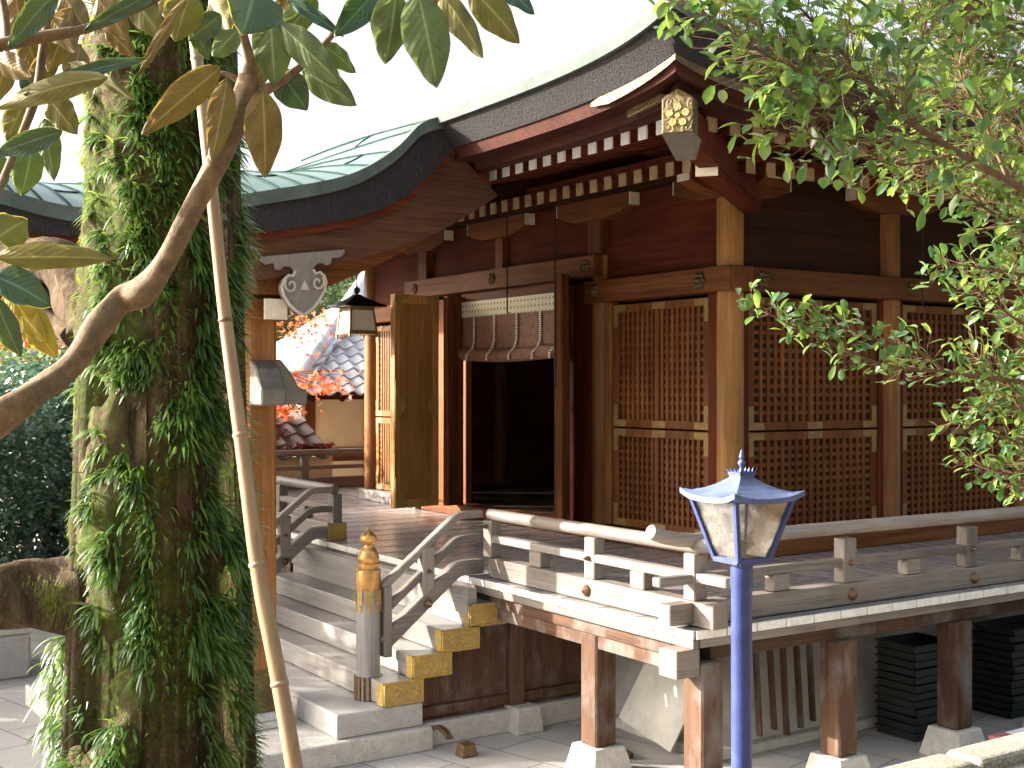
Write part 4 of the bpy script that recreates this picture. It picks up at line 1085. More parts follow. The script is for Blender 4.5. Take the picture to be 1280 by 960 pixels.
# ================================================================== vegetation
def frame(d, ref=Vector((0, 0, 1))):
    d = d.normalized(); a = d.cross(ref)
    if a.length < 1e-3: a = d.cross(Vector((1, 0, 0)))
    a.normalize(); return d, a, a.cross(d).normalized()
def trunk_mat(nm='mossy_bark', lo=.44, hi=.56):
    m, n, l, b = newmat(nm); tc = n.new('ShaderNodeTexCoord'); o = tc.outputs['Object']
    t = noise_node(n, l, scaled(n, l, o, (1, 1, .38)), 22, 10, .7, .8); big = noise_node(n, l, o, 3.2, 8, .68, .4); sp = noise_node(n, l, o, 60, 5, .7)
    bark = ramp(n, l, t.outputs[0], [(.3, (.028, .018, .011)), (.5, (.095, .06, .033)), (.7, (.18, .13, .08))])
    vo = n.new('ShaderNodeTexVoronoi'); vo.feature = 'DISTANCE_TO_EDGE'; vo.inputs['Scale'].default_value = 16; l.new(scaled(n, l, o, (1, 1, .55)), vo.inputs['Vector'])
    moss = ramp(n, l, sp.outputs[0], [(.3, (.022, .036, .005)), (.55, (.075, .105, .014)), (.75, (.15, .185, .03))])
    mxx = n.new('ShaderNodeMath'); mxx.operation = 'MULTIPLY_ADD'; mxx.inputs[1].default_value = .55; l.new(sp.outputs[0], mxx.inputs[0]); l.new(big.outputs[0], mxx.inputs[2])
    mx2 = n.new('ShaderNodeMath'); mx2.operation = 'SUBTRACT'; mx2.inputs[1].default_value = .275; l.new(mxx.outputs[0], mx2.inputs[0])
    f = ramp(n, l, mx2.outputs[0], [(lo, (0, 0, 0)), (hi, (1, 1, 1))])
    l.new(mix(n, l, f.outputs[0], bark.outputs[0], moss.outputs[0]), b.inputs['Base Color'])
    b.inputs['Roughness'].default_value = .95; b.inputs['Specular IOR Level'].default_value = .2
    n0 = bump(n, l, b, vo.outputs['Distance'], .35, .02); n1 = bump(n, l, b, t.outputs[0], 1., .03, n0); bump(n, l, b, sp.outputs[0], .9, .01, n1); MATS[nm] = m
    if nm != 'mossy_bark': return
    m, n, l, b = newmat('smooth_bark'); tc = n.new('ShaderNodeTexCoord'); o = tc.outputs['Object']
    t = noise_node(n, l, o, 45, 8, .7); t2 = noise_node(n, l, o, 7, 6, .65)
    c = ramp(n, l, t.outputs[0], [(.3, (.075, .04, .018)), (.7, (.22, .135, .065))]); c2 = ramp(n, l, t2.outputs[0], [(.35, (.65, .7, .55)), (.65, (1.15, 1.1, 1.05))])
    l.new(mix(n, l, 1., c.outputs[0], c2.outputs[0], 'MULTIPLY'), b.inputs['Base Color']); b.inputs['Roughness'].default_value = .8
    bump(n, l, b, t.outputs[0], .6, .006); MATS['smooth_bark'] = m
    m, n, l, b = newmat('bamboo'); tc = n.new('ShaderNodeTexCoord'); o = tc.outputs['Object']
    t = noise_node(n, l, scaled(n, l, o, (30, 30, 1.5)), 2, 6, .6); c = ramp(n, l, t.outputs[0], [(.3, (.19, .11, .05)), (.7, (.3, .2, .105))])
    l.new(c.outputs[0], b.inputs['Base Color']); b.inputs['Roughness'].default_value = .35; MATS['bamboo'] = m
trunk_mat(); trunk_mat('limb_bark', .55, .66)

# ---- the big old tree on the left
T0 = at(196, 700, 3.45); T0.z = .8
tree = thing('old_magnolia_tree', T0, 'thick mossy magnolia trunk draped in ferns with large leathery leaves, left foreground', 'tree')
tp_px = [(1150, 205, 225), (1000, 195, 215), (930, 195, 208), (880, 200, 196), (800, 205, 190), (700, 200, 192), (600, 196, 190), (480, 192, 190), (380, 195, 186), (290, 196, 180), (200, 190, 172), (100, 186, 165), (0, 190, 160), (-150, 200, 150), (-500, 215, 110)]
tcl = [(at(u, v, 3.45), w_ / 2 * 3.45 / FPX * .94) for v, u, w_ in tp_px]
tcl = smooth_tab([(p.x, p.y, p.z, r_) for p, r_ in tcl], 12)
def tr_at(z):
    for a, b in zip(tcl, tcl[1:]):
        if a[2] <= z <= b[2]:
            k = (z - a[2]) / (b[2] - a[2]); return Vector([a[i] + (b[i] - a[i]) * k for i in range(3)]), a[3] + (b[3] - a[3]) * k
    return Vector(tcl[-1][:3]), tcl[-1][3]
def surf(z, phi):
    c, r_ = tr_at(z); nrm = (-FW * math.cos(phi) + RT * math.sin(phi))
    nv = Vector((c.x + nrm.x * r_, c.y + nrm.y * r_, z))
    d = .035 * noise.noise(nv * 5) + .02 * noise.noise(nv * 14) + .008 * noise.noise(nv * 40)
    d += .014 * noise.noise(Vector((math.cos(phi) * 3, math.sin(phi) * 3, z * .8)))
    if z < 1.3: d += (1.3 - z) * .12 * (1 + .5 * math.sin(phi * 5))
    return c + nrm * (r_ + d), nrm
NZ, NP = 260, 110; z_lo, z_hi = .75, 4.6
rows = []
for i in range(NZ):
    z = z_lo + (z_hi - z_lo) * i / (NZ - 1)
    rows.append([surf(z, 2 * math.pi * j / NP)[0] for j in range(NP)] + [surf(z, 0)[0]])
part('trunk', MB().grid(rows), 'mossy_bark', tree, smooth=179)
def limb(name, px, rad_px, mat, wob=.25, n=18, sub=8, par=None):
    """px: (u,v,Z) list"""
    pts = [tuple(at(*p)) + (r_ * p[2] / FPX,) for p, r_ in zip(px, rad_px)]
    c = smooth_tab(pts, sub)
    return part(name, MB().tube([p[:3] for p in c], [p[3] for p in c], n, wob=wob), mat, par or tree, smooth=179)
limb('limb', [(-260, 690, 3.2), (-100, 740, 3.3), (0, 745, 3.35), (60, 748, 3.38), (110, 752, 3.4), (150, 775, 3.45), (190, 800, 3.5)], [34, 40, 43, 42, 48, 60, 60], 'limb_bark', .35, 28)
limb('limb', [(-60, 280, 3.9), (20, 325, 3.8), (70, 325, 3.7), (100, 365, 3.6), (130, 420, 3.5)], [18, 26, 28, 32, 40], 'limb_bark', .4)
limb('limb', [(40, 350, 3.8), (70, 400, 3.75), (100, 420, 3.65)], [14, 14, 20], 'limb_bark', .4)
limb('branch', [(-120, 600, 2.3), (-10, 528, 2.4), (50, 488, 2.45), (90, 455, 2.5), (125, 405, 2.55), (150, 378, 2.6), (178, 366, 2.6), (205, 330, 2.6), (235, 270, 2.6), (265, 215, 2.6), (290, 165, 2.6), (303, 130, 2.6), (312, 95, 2.6)], [24, 23, 17, 15, 18, 17, 20, 14, 13, 13.5, 13, 16, 13], 'smooth_bark', .22)
limb('branch', [(305, 120, 2.6), (312, 80, 2.6), (303, 40, 2.58), (300, 0, 2.55), (295, -80, 2.5)], [12, 7, 6, 6, 5], 'smooth_bark', .2, 10)
limb('branch', [(310, 125, 2.6), (340, 108, 2.62), (372, 86, 2.65), (410, 50, 2.7), (445, 5, 2.75), (470, -40, 2.8)], [11, 7, 5, 4, 4, 4], 'smooth_bark', .2, 10)
limb('branch', [(-60, 70, 2.3), (20, 52, 2.35), (100, 38, 2.4), (150, 20, 2.45), (200, -5, 2.5), (260, -50, 2.5)], [8, 8, 6.5, 5.5, 5, 4], 'smooth_bark', .2, 10)
limb('branch', [(70, -30, 2.4), (55, 50, 2.4), (45, 120, 2.4), (18, 190, 2.35), (-5, 245, 2.3)], [5, 5, 6, 5, 5], 'smooth_bark', .2, 8)
limb('branch', [(0, -20, 2.5), (8, 40, 2.5), (0, 90, 2.45)], [5, 5, 4], 'smooth_bark', .2, 8)
limb('branch', [(510, -60, 2.5), (530, -15, 2.5), (548, 10, 2.5), (568, 28, 2.5)], [6, 5, 5, 3], 'smooth_bark', .2, 8)
limb('branch', [(262, 100, 2.6), (280, 92, 2.6), (305, 105, 2.6)], [3, 3.5, 5], 'smooth_bark', .1, 8)
# leathery leaves: closed thin bodies, dark glossy upper face and dull ochre underside
leaf_mat('magnolia_top', (.018, .05, .03), (.035, .085, .045), .22, .2, 12, (.2, .3, .04), vein=True)
leaf_mat('magnolia_under', (.13, .125, .028), (.2, .18, .045), .55, .4, 25, (.5, .42, .08), vein=True, spots=(.16, .1, .03))
leaf_mat('magnolia_brown', (.15, .1, .028), (.22, .15, .04), .55, .35, 25, (.5, .3, .06), vein=True, spots=(.14, .07, .03))
leaf_mat('magnolia_light', (.09, .13, .045), (.15, .2, .075), .4, .4, 25, (.35, .45, .12), vein=True, spots=(.12, .13, .03))
leaf_mat('magnolia_yellow', (.36, .25, .02), (.46, .34, .04), .5, .4, 25, (.6, .45, .04), vein=True)
def big_leaf(a, b, wd, side_mat, face='u', bend=.1, roll=None, fold=.25):
    d = b - a; L = d.length; view = ((a + b) / 2 - Vector((0, 0, CAMH))).normalized()
    dn = d.normalized(); side = dn.cross(view).normalized()
    roll = rnd.uniform(-.35, .35) if roll is None else roll
    nrm = side.cross(dn).normalized()
    if nrm.dot(view) > 0: nrm = -nrm                       # faces the camera
    side, nrm = side * math.cos(roll) + nrm * math.sin(roll), nrm * math.cos(roll) - side * math.sin(roll)
    n_, mcols = 14, 4; top = []; uv = []
    sg = 1 if face == 't' else -1
    for i in range(n_ + 1):
        t = i / n_; wv_ = wd * .5 * (math.sin(math.pi * min(1, t ** .82)) ** .78) * (1 - .12 * t) + .0008
        c = a + d * t - nrm * (bend * L * 4 * t * (1 - t) * -.5) - Vector((0, 0, .10 * L * t * t)) * (0 if abs(dn.z) > .7 else 1)
        row = []
        for j in range(-mcols, mcols + 1):
            x = j / mcols
            wav = .004 * math.sin(t * 17 + j) * abs(x)
            row.append(c + side * (x * wv_) + nrm * (sg * (fold * abs(x) ** 1.3 * wv_) + wav)); uv.append((x, t, 0))
        top.append(row)
    th = .0011
    m_ = MB(); f = [p for r_ in top for p in r_]; k = 2 * mcols + 1
    up = [p + nrm * (th * sg) for p in f]; dnn = [p - nrm * (th * sg) for p in f]
    fs = [(i*k+j, (i+1)*k+j, (i+1)*k+j+1, i*k+j+1) for i in range(n_) for j in range(k - 1)]
    m_.add(up, fs, 0); m_.add(dnn, [q[::-1] for q in fs], 1); m_.uv = uv + uv
    # stalk
    part('leaf', m_, ['magnolia_top', side_mat], tree, smooth=179)
LV = [  # u0 v0 u1 v1 width face tone depth
 (276,84,177,156,34,'u','b',2.5),(284,98,264,202,28,'u','b',2.55),(328,112,331,222,40,'u','b',2.5),(338,15,344,108,42,'u','l',2.6),(350,30,428,106,32,'u','l',2.6),
 (318,-15,302,44,66,'t','u',2.45),(297,38,266,71,24,'u','l',2.5),(276,18,236,46,24,'t','u',2.5),(237,-12,219,52,40,'u','u',2.45),(234,-5,172,96,12,'u','b',2.4),
 (200,-12,105,27,16,'t','u',2.35),(72,-12,10,52,26,'t','u',2.3),(134,96,-4,122,26,'u','u',2.3),(182,74,30,104,14,'t','u',2.35),(84,78,170,114,16,'u','u',2.4),
 (78,164,-6,184,24,'t','u',2.25),(40,182,26,245,34,'u','l',2.5),(56,148,68,226,24,'u','l',2.6),(58,118,97,168,30,'u','u',2.5),(-6,74,40,90,26,'u','b',2.3),
 (30,128,8,176,26,'u','u',2.5),(-6,322,144,308,28,'u','u',2.2),(-4,298,34,270,40,'u','u',2.2),(-8,345,64,376,38,'t','u',2.2),(14,370,72,448,34,'u','y',2.3),(-6,372,26,446,26,'t','u',2.25),
 (4,372,58,420,28,'u','y',2.32),(495,-12,481,80,42,'u','l',2.5),(522,-10,546,110,50,'u','l',2.45),(548,-12,604,73,28,'u','u',2.5),(588,-14,649,46,36,'u','u',2.45),
 (470,-12,418,46,30,'t','l',2.55),(402,55,444,86,22,'u','l',2.8),(378,88,446,124,32,'u','l',2.75),(348,88,384,132,36,'t','l',2.65),(395,-5,348,48,30,'u','l',2.7),(360,0,430,38,14,'t','l',2.7),
 (20,-10,30,60,34,'u','b',2.6),(60,20,96,66,26,'u','b',2.65),(90,10,60,90,34,'u','b',2.7),(120,-5,160,50,30,'u','b',2.6),(10,60,-8,130,30,'u','b',2.6),(160,-10,205,50,30,'u','u',2.6),
 (130,30,170,72,22,'u','b',2.7),(28,90,60,130,24,'t','u',2.6),(0,190,-20,260,30,'u','l',2.4),(265,-10,290,40,30,'u','u',2.7),(350,-20,380,25,30,'u','b',2.8),(240,30,262,75,20,'t','u',2.75),
 (445,-20,470,30,24,'u','l',2.7),(568,10,590,60,16,'u','u',2.7),(100,55,88,118,26,'u','b',2.75),(205,-15,230,40,26,'u','b',2.7),(45,-12,52,40,30,'t','u',2.65),(330,60,318,118,22,'u','b',2.7),
 (620,-22,668,12,22,'t','l',2.5),(30,40,52,100,28,'u','b',2.72),(70,60,30,128,24,'u','b',2.74),(75,-10,110,40,28,'u','b',2.72)]
tone = {'b': 'magnolia_brown', 'u': 'magnolia_under', 'l': 'magnolia_light', 'y': 'magnolia_yellow'}
for u0, v0, u1, v1, wp, fc, tn, Z in LV:
    big_leaf(at(u0, v0, Z), at(u1, v1, Z + rnd.uniform(-.06, .06)), wp * Z / FPX * 1.28, tone[tn], fc)
for i in range(34):                                        # crown continuing above the frame
    u, v = rnd.uniform(-150, 660), rnd.uniform(-260, -60); Z = rnd.uniform(2.1, 3.2); a = rnd.uniform(.3, 2.8)
    big_leaf(at(u, v, Z), at(u + 90 * math.cos(a), v + 90 * math.sin(a), Z), 36 * Z / FPX, tone[rnd.choice('bul')], rnd.choice('ut'))

# ---- ferns and moss on the trunk
leaf_mat('fern_leaf', (.022, .07, .018), (.055, .13, .025), .35, .3, 8, (.25, .42, .06))
leaf_mat('fern_pale', (.06, .12, .02), (.13, .2, .04), .4, .35, 8, (.35, .5, .08))
leaf_mat('moss_leaf', (.06, .085, .01), (.16, .2, .025), .7, .4, 8, (.4, .45, .05))
def blade(m_, p, d, L, wd, droop, mi=0, seg=4):
    d = d.normalized(); side = d.cross(Vector((0, 0, 1)))
    if side.length < .05: side = RT.copy()
    side.normalize(); side = (side + Vector((rnd.uniform(-.4, .4), rnd.uniform(-.4, .4), rnd.uniform(-.4, .4)))).normalized()
    vs = []; fs = []; q = p.copy()
    for i in range(seg + 1):
        t = i / seg; w_ = wd * .5 * (.45 + 1.3 * t) * (1 - t ** 2.6) + .0003
        vs += [q - side * w_, q + side * w_]
        d = (d + Vector((0, 0, -droop / seg))).normalized(); q = q + d * (L / seg)
    m_.add(vs, [(2*i, 2*i+1, 2*i+3, 2*i+2) for i in range(seg)], mi)
fm = MB(); count = 0
def fern_density(z, phi):
    # thick on the right-hand side and front, sparse to the left and on the bare scars
    d = 1 / (1 + math.exp(-(phi - (-.32 + .4 * noise.noise(Vector((0, 0, z * 2.2))))) * 4.5))
    for zc, pc, rz, rp in ((2.28, .12, .24, .42), (1.72, .1, .12, .35), (1.52, -.35, .12, .5), (2.95, -.6, .6, .6), (1.16, .3, .12, .3)):
        if ((z - zc) / rz) ** 2 + ((phi - pc) / rp) ** 2 < 1: d *= .06
    if phi > -.75: d = max(d, .30)
    if z < 1.55: d = max(d, .5 if phi < -.5 else .75)
    if z > 3.35: d *= .55
    if phi > 1.25: d *= .6
    if phi > 2.2: d *= .4
    return d
tries = 0
while count < 2300 and tries < 60000:
    tries += 1
    z = rnd.uniform(1.2, 3.75); phi = rnd.uniform(-1.9, 2.6)
    if rnd.random() > fern_density(z, phi) * max(0, .35 + 2.6 * noise.noise(Vector((phi * 3.2, z * 5.5, 3)))) : continue
    p, nrm = surf(z, phi); count += 1
    tang = Vector((-nrm.y, nrm.x, 0))
    big = 1.0 if (phi > .6 or z < 1.45) else .68
    nb = rnd.randint(6, 11)
    for k in range(nb):
        a = rnd.uniform(-1, 1)
        d = nrm * rnd.uniform(.5, 1.2) * (1.25 if big == 1 else .8) + tang * a * .8 + Vector((0, 0, rnd.uniform(-.4, .7)))
        blade(fm, p - nrm * .008, d, rnd.uniform(.055, .125) * big, rnd.uniform(.006, .0092) * (.6 + .5 * big), rnd.uniform(.6, 1.9), 1 if rnd.random() < (.3 if phi < 1.1 else .5) else 0)
# tufts under the lower limb and its junction
for i in range(110):
    u = rnd.uniform(60, 130); v = rnd.uniform(790, 960); p = at(u, v, 3.42 + rnd.uniform(-.05, .1))
    if u < 70 and rnd.random() < .5: continue
    for k in range(6):
        blade(fm, p, -FW * rnd.uniform(.1, .8) + RT * rnd.uniform(-.9, .3) + Vector((0, 0, rnd.uniform(-.5, .5))), rnd.uniform(.05, .12), .008, rnd.uniform(1.2, 2.6), rnd.choice((0, 1, 1)))
tag(part('trunk_ferns', fm, ['fern_leaf', 'fern_pale'], None, smooth=179, keep=True), 'dense strap leaved ferns hanging over the right side of the mossy trunk', 'ferns', kind='stuff')
mm = MB()
for i in range(22000):
    z = rnd.uniform(1.2, 3.5); phi = rnd.choice((rnd.gauss(-1.35, .35), rnd.uniform(-1.7, 1.6)))
    p, nrm = surf(z, phi)
    if noise.noise(p * 6) < (.0 if phi > -1.1 else -.2): continue
    d = nrm + Vector((rnd.uniform(-.8, .8), rnd.uniform(-.8, .8), rnd.uniform(-.9, .3)))
    blade(mm, p - nrm * .003, d, rnd.uniform(.006, .02), rnd.uniform(.003, .006), .8, 0, 1)
for i in range(700):                                       # on top and front of the lower limb
    u = rnd.gauss(68, 22); v = rnd.gauss(748, 13); p = at(u, v, 3.31)
    blade(mm, p, -FW + Vector((rnd.uniform(-.6, .6), rnd.uniform(-.6, .6), rnd.uniform(-.8, .4))), rnd.uniform(.007, .018), .004, 1.2, 0, 1)
tag(part('trunk_moss', mm, ['moss_leaf'], None, keep=True), 'bright green moss growing over the bark of the thick trunk', 'moss', kind='stuff')

# ---- bamboo pole leaning on the trunk
bp = thing('bamboo_pole', at(385, 1080, 2.9), 'dry bamboo pole leaning upright against the ferny tree trunk', 'bamboo pole')
pp = smooth_tab([tuple(at(u, v, Z)) + (r_ * Z / FPX,) for u, v, Z, r_ in [(388, 1090, 2.85, 11), (368, 960, 2.88, 10.8), (345, 830, 2.92, 10.4), (324, 720, 2.95, 10), (303, 560, 3.0, 9.2), (282, 400, 3.05, 8.4), (265, 240, 3.05, 7.8), (252, 120, 3.08, 7.5), (243, 48, 3.1, 7), (236, -10, 3.12, 6.5)]], 10)
part('cane', MB().tube([p[:3] for p in pp], [p[3] for p in pp], 18), 'bamboo', bp, smooth=179)
for v in (72, 230, 395, 550, 705, 849):
    k = min(range(len(pp)), key=lambda i: abs(CY - (Vector(pp[i][:3]).z - CAMH) / FW.dot(Vector(pp[i][:3])) * FPX - v))
    k = max(1, min(k, len(pp) - 2)); c = Vector(pp[k][:3]); d = (Vector(pp[k + 1][:3]) - c).normalized(); r_ = pp[k][3]
    part('node_ring', MB().tube([c - d * .006, c - d * .002, c + d * .002, c + d * .006], [r_ * 1.01, r_ * 1.13, r_ * 1.13, r_ * 1.01], 18), 'bronze' if v in (395,) else 'node', bp, smooth=60) if 'node' in MATS or simple('node', (.22, .15, .09), .5) else None

# ---- small leaved evergreen on the right
leaf_mat('box_leaf', (.025, .075, .028), (.05, .125, .04), .22, .25, 10, (.3, .5, .06))
leaf_mat('box_leaf_light', (.06, .125, .03), (.11, .19, .05), .25, .35, 10, (.45, .6, .1))
rt = thing('small_leaved_tree', at(1560, 600, 3.6) * 1 - Vector((0, 0, 0)), 'small leaved evergreen tree reaching in from the right foreground', 'tree')
tb = at(1560, 483, 3.6)
part('trunk', MB().tube(smooth_tab([tuple(at(1560, 483, 3.6) + Vector((0, 0, dz))) + (r_,) for dz, r_ in ((-1.75, .09), (-.6, .07), (.4, .06), (1.3, .045), (2., .03))], 6) and [tuple(tb + Vector((0, 0, dz))) for dz in (-1.7, -.6, .4, 1.3, 2.)], [.09, .075, .06, .045, .03], 14, wob=.2), 'smooth_bark', rt, smooth=179)
G = [([(1600,330),(1400,290),(1280,237),(1184,182),(1125,144),(1080,96),(1046,58),(1000,10),(960,-30)], 3.2, 6.5, 1.3, 1.),
     ([(1184,182),(1120,176),(1040,175),(985,168),(953,158)], 3.2, 2.6, .7, 1.),
     ([(1080,96),(1050,92),(990,85),(940,58),(890,22),(850,-6)], 3.1, 3., .9, 1.),
     ([(1130,150),(1150,60),(1165,-10)], 3.2, 3.5, 1., 1.),
     ([(1600,60),(1400,40),(1280,30),(1230,5),(1180,-20)], 3.4, 4.5, 1.2, 1.),
     ([(1260,225),(1230,150),(1200,90),(1215,20)], 3.4, 3.5, 1.2, 1.),
     ([(1600,420),(1400,340),(1280,290),(1200,240),(1140,212)], 3.6, 4, .8, .8),
     ([(1400,360),(1290,345),(1210,332),(1168,331)], 3.6, 3, .6, .8),
     ([(1600,520),(1400,490),(1280,478),(1180,465),(1100,455),(1040,430),(985,405),(935,377)], 3.7, 4.5, .5, .8),
     ([(1180,465),(1150,440),(1100,425),(1050,408),(1000,395)], 3.7, 2.5, .45, .8),
     ([(1400,600),(1300,565),(1240,540),(1182,526)], 3.8, 3, .6, .75),
     ([(1450,660),(1300,600),(1250,590),(1205,572)], 3.8, 3, .55, .75),
     ([(1400,440),(1290,410),(1235,372),(1205,352)], 3.7, 3, .7, .75),
     ([(1420,500),(1300,500),(1250,470),(1215,440)], 3.75, 3, .8, .75),
     ([(1420,560),(1320,540),(1270,510),(1230,505)], 3.8, 3, .8, .75),
     ([(1400,300),(1300,280),(1245,262),(1215,225)], 3.6, 3, .8, .8),
     ([(1420,250),(1330,230),(1290,190),(1270,130)], 3.5, 3.5, 1., .9),
     ([(1350,120),(1290,90),(1240,70),(1190,50)], 3.6, 3.5, 1.1, .9),
     ([(1300,60),(1240,20),(1150,-10),(1080,-20)], 3.5, 3.5, 1.1, .9),
     ([(1046,58),(1000,62),(955,40),(910,-5)], 3.2, 2.5, .8, .95),
     ([(1120,140),(1060,130),(1010,118),(970,100)], 3.3, 2.5, .8, .95),
     ([(1200,190),(1140,205),(1090,200),(1060,190)], 3.4, 2.5, .7, .85),
     ([(1500,150),(1380,110),(1290,100),(1220,60),(1150,40)], 3.9, 3.5, 1.3, .95),
     ([(1500,250),(1380,210),(1290,190),(1210,140),(1140,100)], 4.0, 3.5, 1.3, .95),
     ([(1500,60),(1380,20),(1290,0),(1200,-20)], 3.9, 3.5, 1.3, .95),
     ([(1480,400),(1380,330),(1310,300),(1260,240),(1230,180)], 4.0, 3.5, 1.0, .9),
     ([(1480,520),(1380,460),(1300,440),(1262,400)], 4.0, 3., .8, .85),
     ([(1450,110),(1330,70),(1230,80),(1130,60),(1060,40)], 3.7, 3., 1.2, .95),
     ([(1450,210),(1330,170),(1250,140),(1170,110),(1100,110)], 3.8, 3., 1.2, .95),
     ([(1450,280),(1340,250),(1270,230),(1200,200),(1130,190)], 3.8, 3., 1.0, .9),
     ([(1420,10),(1300,-10),(1180,20),(1090,10)], 3.6, 3., 1.2, .95),
     ([(1450,480),(1350,430),(1290,370),(1250,330)], 3.9, 3., .9, .85),
     ([(1450,590),(1350,540),(1300,520),(1265,480)], 3.9, 3., .8, .8),
     ([(1420,630),(1330,590),(1290,575),(1262,612)], 3.85, 2.5, .6, .75)]
lm = MB()
def small_leaf(m_, p, d, nrm, L, wd, mi):
    d = d.normalized(); s_ = d.cross(nrm).normalized(); n_ = s_.cross(d).normalized(); vs = []; seg = 4
    for i in range(seg + 1):
        t = i / seg; w_ = wd * .5 * math.sin(math.pi * min(1, .05 + .88 * t ** 1.3)) ** .6 * (1 if t < .99 else .35)
        q = p + d * (L * t) - n_ * (.18 * L * t * t)
        vs += [q - s_ * w_ + n_ * (w_ * .35), q, q + s_ * w_ + n_ * (w_ * .35)]
    fs = []
    for i in range(seg):
        for j in (0, 1): a = 3*i+j; fs.append((a, a+1, a+4, a+3))
    m_.add(vs, fs, mi)
def leafy(pts, dens, sc, lightp):
    for a, b in zip(pts, pts[1:]):
        L = (b - a).length; n_ = max(1, int(L / (.0066 / dens)))
        d, s1, s2 = frame(b - a)
        for k in range(n_):
            t = (k + rnd.random() * .5) / n_; p = a.lerp(b, t); ang = rnd.uniform(0, 6.28)
            o = (s1 * math.cos(ang) + s2 * math.sin(ang))
            dd = d * rnd.uniform(.3, .9) + o * .9 + Vector((0, 0, .15))
            nn = (Vector((0, 0, 1)) + o * rnd.uniform(-.3, .6) - FW * rnd.uniform(-.2, .9)).normalized()
    small_leaf(lm, p, dd, nn, rnd.uniform(.034, .054) * sc, rnd.uniform(.02, .03) * sc, 1 if rnd.random() < lightp else 0)
for gi, (px, Z, r_, spread, sc) in enumerate(G):
    sc *= 1.1
    pts = [at(u, v, Z + .0006 * (u - 1000)) for u, v in px]
    c = smooth_tab([tuple(p) for p in pts], 5); c = [Vector(p) for p in c]; n_ = len(c)
    tw = MB().tube(c, [max(.0012, r_ * Z / FPX * (1 - .85 * i / (n_ - 1))) for i in range(n_)], 7, wob=.15)
    leafy(c[int(n_ * .3):], 1.0, sc, .45)
    for i in range(3, n_ - 1):
        for rep_ in range(10 if spread > .75 else 6):
            if rnd.random() > .9: continue
            d, s1, s2 = frame(c[min(i + 1, n_ - 1)] - c[i - 1]); ang = rnd.uniform(0, 6.28)
            dd = (d * rnd.uniform(.3, 1.) + (s1 * math.cos(ang) + s2 * math.sin(ang)) * rnd.uniform(.5, 1.1)).normalized()
            L = rnd.uniform(.08, .22) * spread * (1.15 - .6 * i / n_)
            q = c[i].copy(); tp = [q.copy()]
            for k in range(4):
                q = q + dd * L / 4; dd = (dd + Vector((rnd.uniform(-.15, .15), rnd.uniform(-.15, .15), .07))).normalized(); tp.append(q.copy())
            if FW.dot(tp[-1]) <= 0: continue
            tw.tube(tp, [.0012, .001, .0009, .0007, .0006], 5, cap=False)
            leafy(tp, 1.9, sc, .5)
    part('branch', tw, 'smooth_bark', rt, smooth=179)
part('foliage', lm, ['box_leaf', 'box_leaf_light'], rt, smooth=179, keep=False)

# ---- leafy masses in the distance
leaf_mat('bush_leaf', (.05, .11, .08), (.11, .19, .13), .2, .3, 5)
leaf_mat('bush_bright', (.09, .14, .035), (.2, .26, .08), .4, .4, 5)
leaf_mat('maple_red', (.5, .07, .02), (.62, .16, .04), .5, .5, 5, (.85, .2, .06))
leaf_mat('maple_dark', (.22, .02, .02), (.36, .05, .03), .5, .4, 5)
leaf_mat('pale_tree', (.07, .12, .05), (.13, .19, .08), .5, .4, 5)
def cloud(center, rad, n, size, shape='leaf', clumps=40, rng=None, hollow=.55):
    m_ = MB(); rng = rng or rnd; c = Vector(center); cl = []
    for i in range(clumps):
        v = Vector((rng.gauss(0, 1), rng.gauss(0, 1), rng.gauss(0, 1))).normalized() * (hollow + (1 - hollow) * rng.random())
        cl.append((c + Vector((v.x * rad[0], v.y * rad[1], v.z * rad[2])), rng.uniform(.14, .3)))
    for i in range(n):
        p0, r_ = cl[rng.randrange(clumps)]
        v = Vector((rng.gauss(0, 1), rng.gauss(0, 1), rng.gauss(0, 1))).normalized() * r_ * rng.random() ** .4
        p = p0 + Vector((v.x * rad[0], v.y * rad[1], v.z * rad[2])) * 1.3
        d = Vector((rng.gauss(0, 1), rng.gauss(0, 1), rng.gauss(-.2, .7))).normalized(); s_ = d.cross(Vector((rng.gauss(0, 1), rng.gauss(0, 1), rng.gauss(0, 1)))).normalized()
        L = size * rng.uniform(.6, 1.3)
        if shape == 'leaf': m_.add([p, p + d * L * .5 + s_ * L * .25, p + d * L, p + d * L * .5 - s_ * L * .25], [(0, 1, 2, 3)])
        else:
            nn = s_.cross(d); vs = [p]
            for k in range(10):
                a = k / 10 * 2 * math.pi; r2 = L * (.6 if k % 2 == 0 else .2); vs.append(p + d * math.cos(a) * r2 + s_ * math.sin(a) * r2)
            m_.add(vs, [tuple(range(1, 11))])
    return m_
def bush(name, c, rad, n, size, mat, label, cat='bush', stem=True, shape='leaf', clumps=40, group=None):
    t = thing(name, (c[0], c[1], 0), label, cat, group)
    part('foliage' if cat != 'tree' else 'crown', cloud(c, rad, n, size, shape, clumps), mat, t)
    zt = c[2] - rad[2] * .2
    m_ = MB()
    m_.tube([(c[0], c[1], 0), (c[0] + .05, c[1], zt * .5), (c[0], c[1] + .05, zt)], [.09 * rad[2] ** .5, .07 * rad[2] ** .5, .04], 8, wob=.2)
    for k in range(5):
        a = k * 1.26; m_.tube([(c[0], c[1], zt * .55), (c[0] + rad[0] * .3 * math.cos(a), c[1] + rad[1] * .3 * math.sin(a), c[2]), (c[0] + rad[0] * .6 * math.cos(a), c[1] + rad[1] * .6 * math.sin(a), c[2] + rad[2] * .4)], [.05, .03, .01], 6)
    part('trunk' if cat == 'tree' else 'stem', m_, 'smooth_bark', t)
    return t
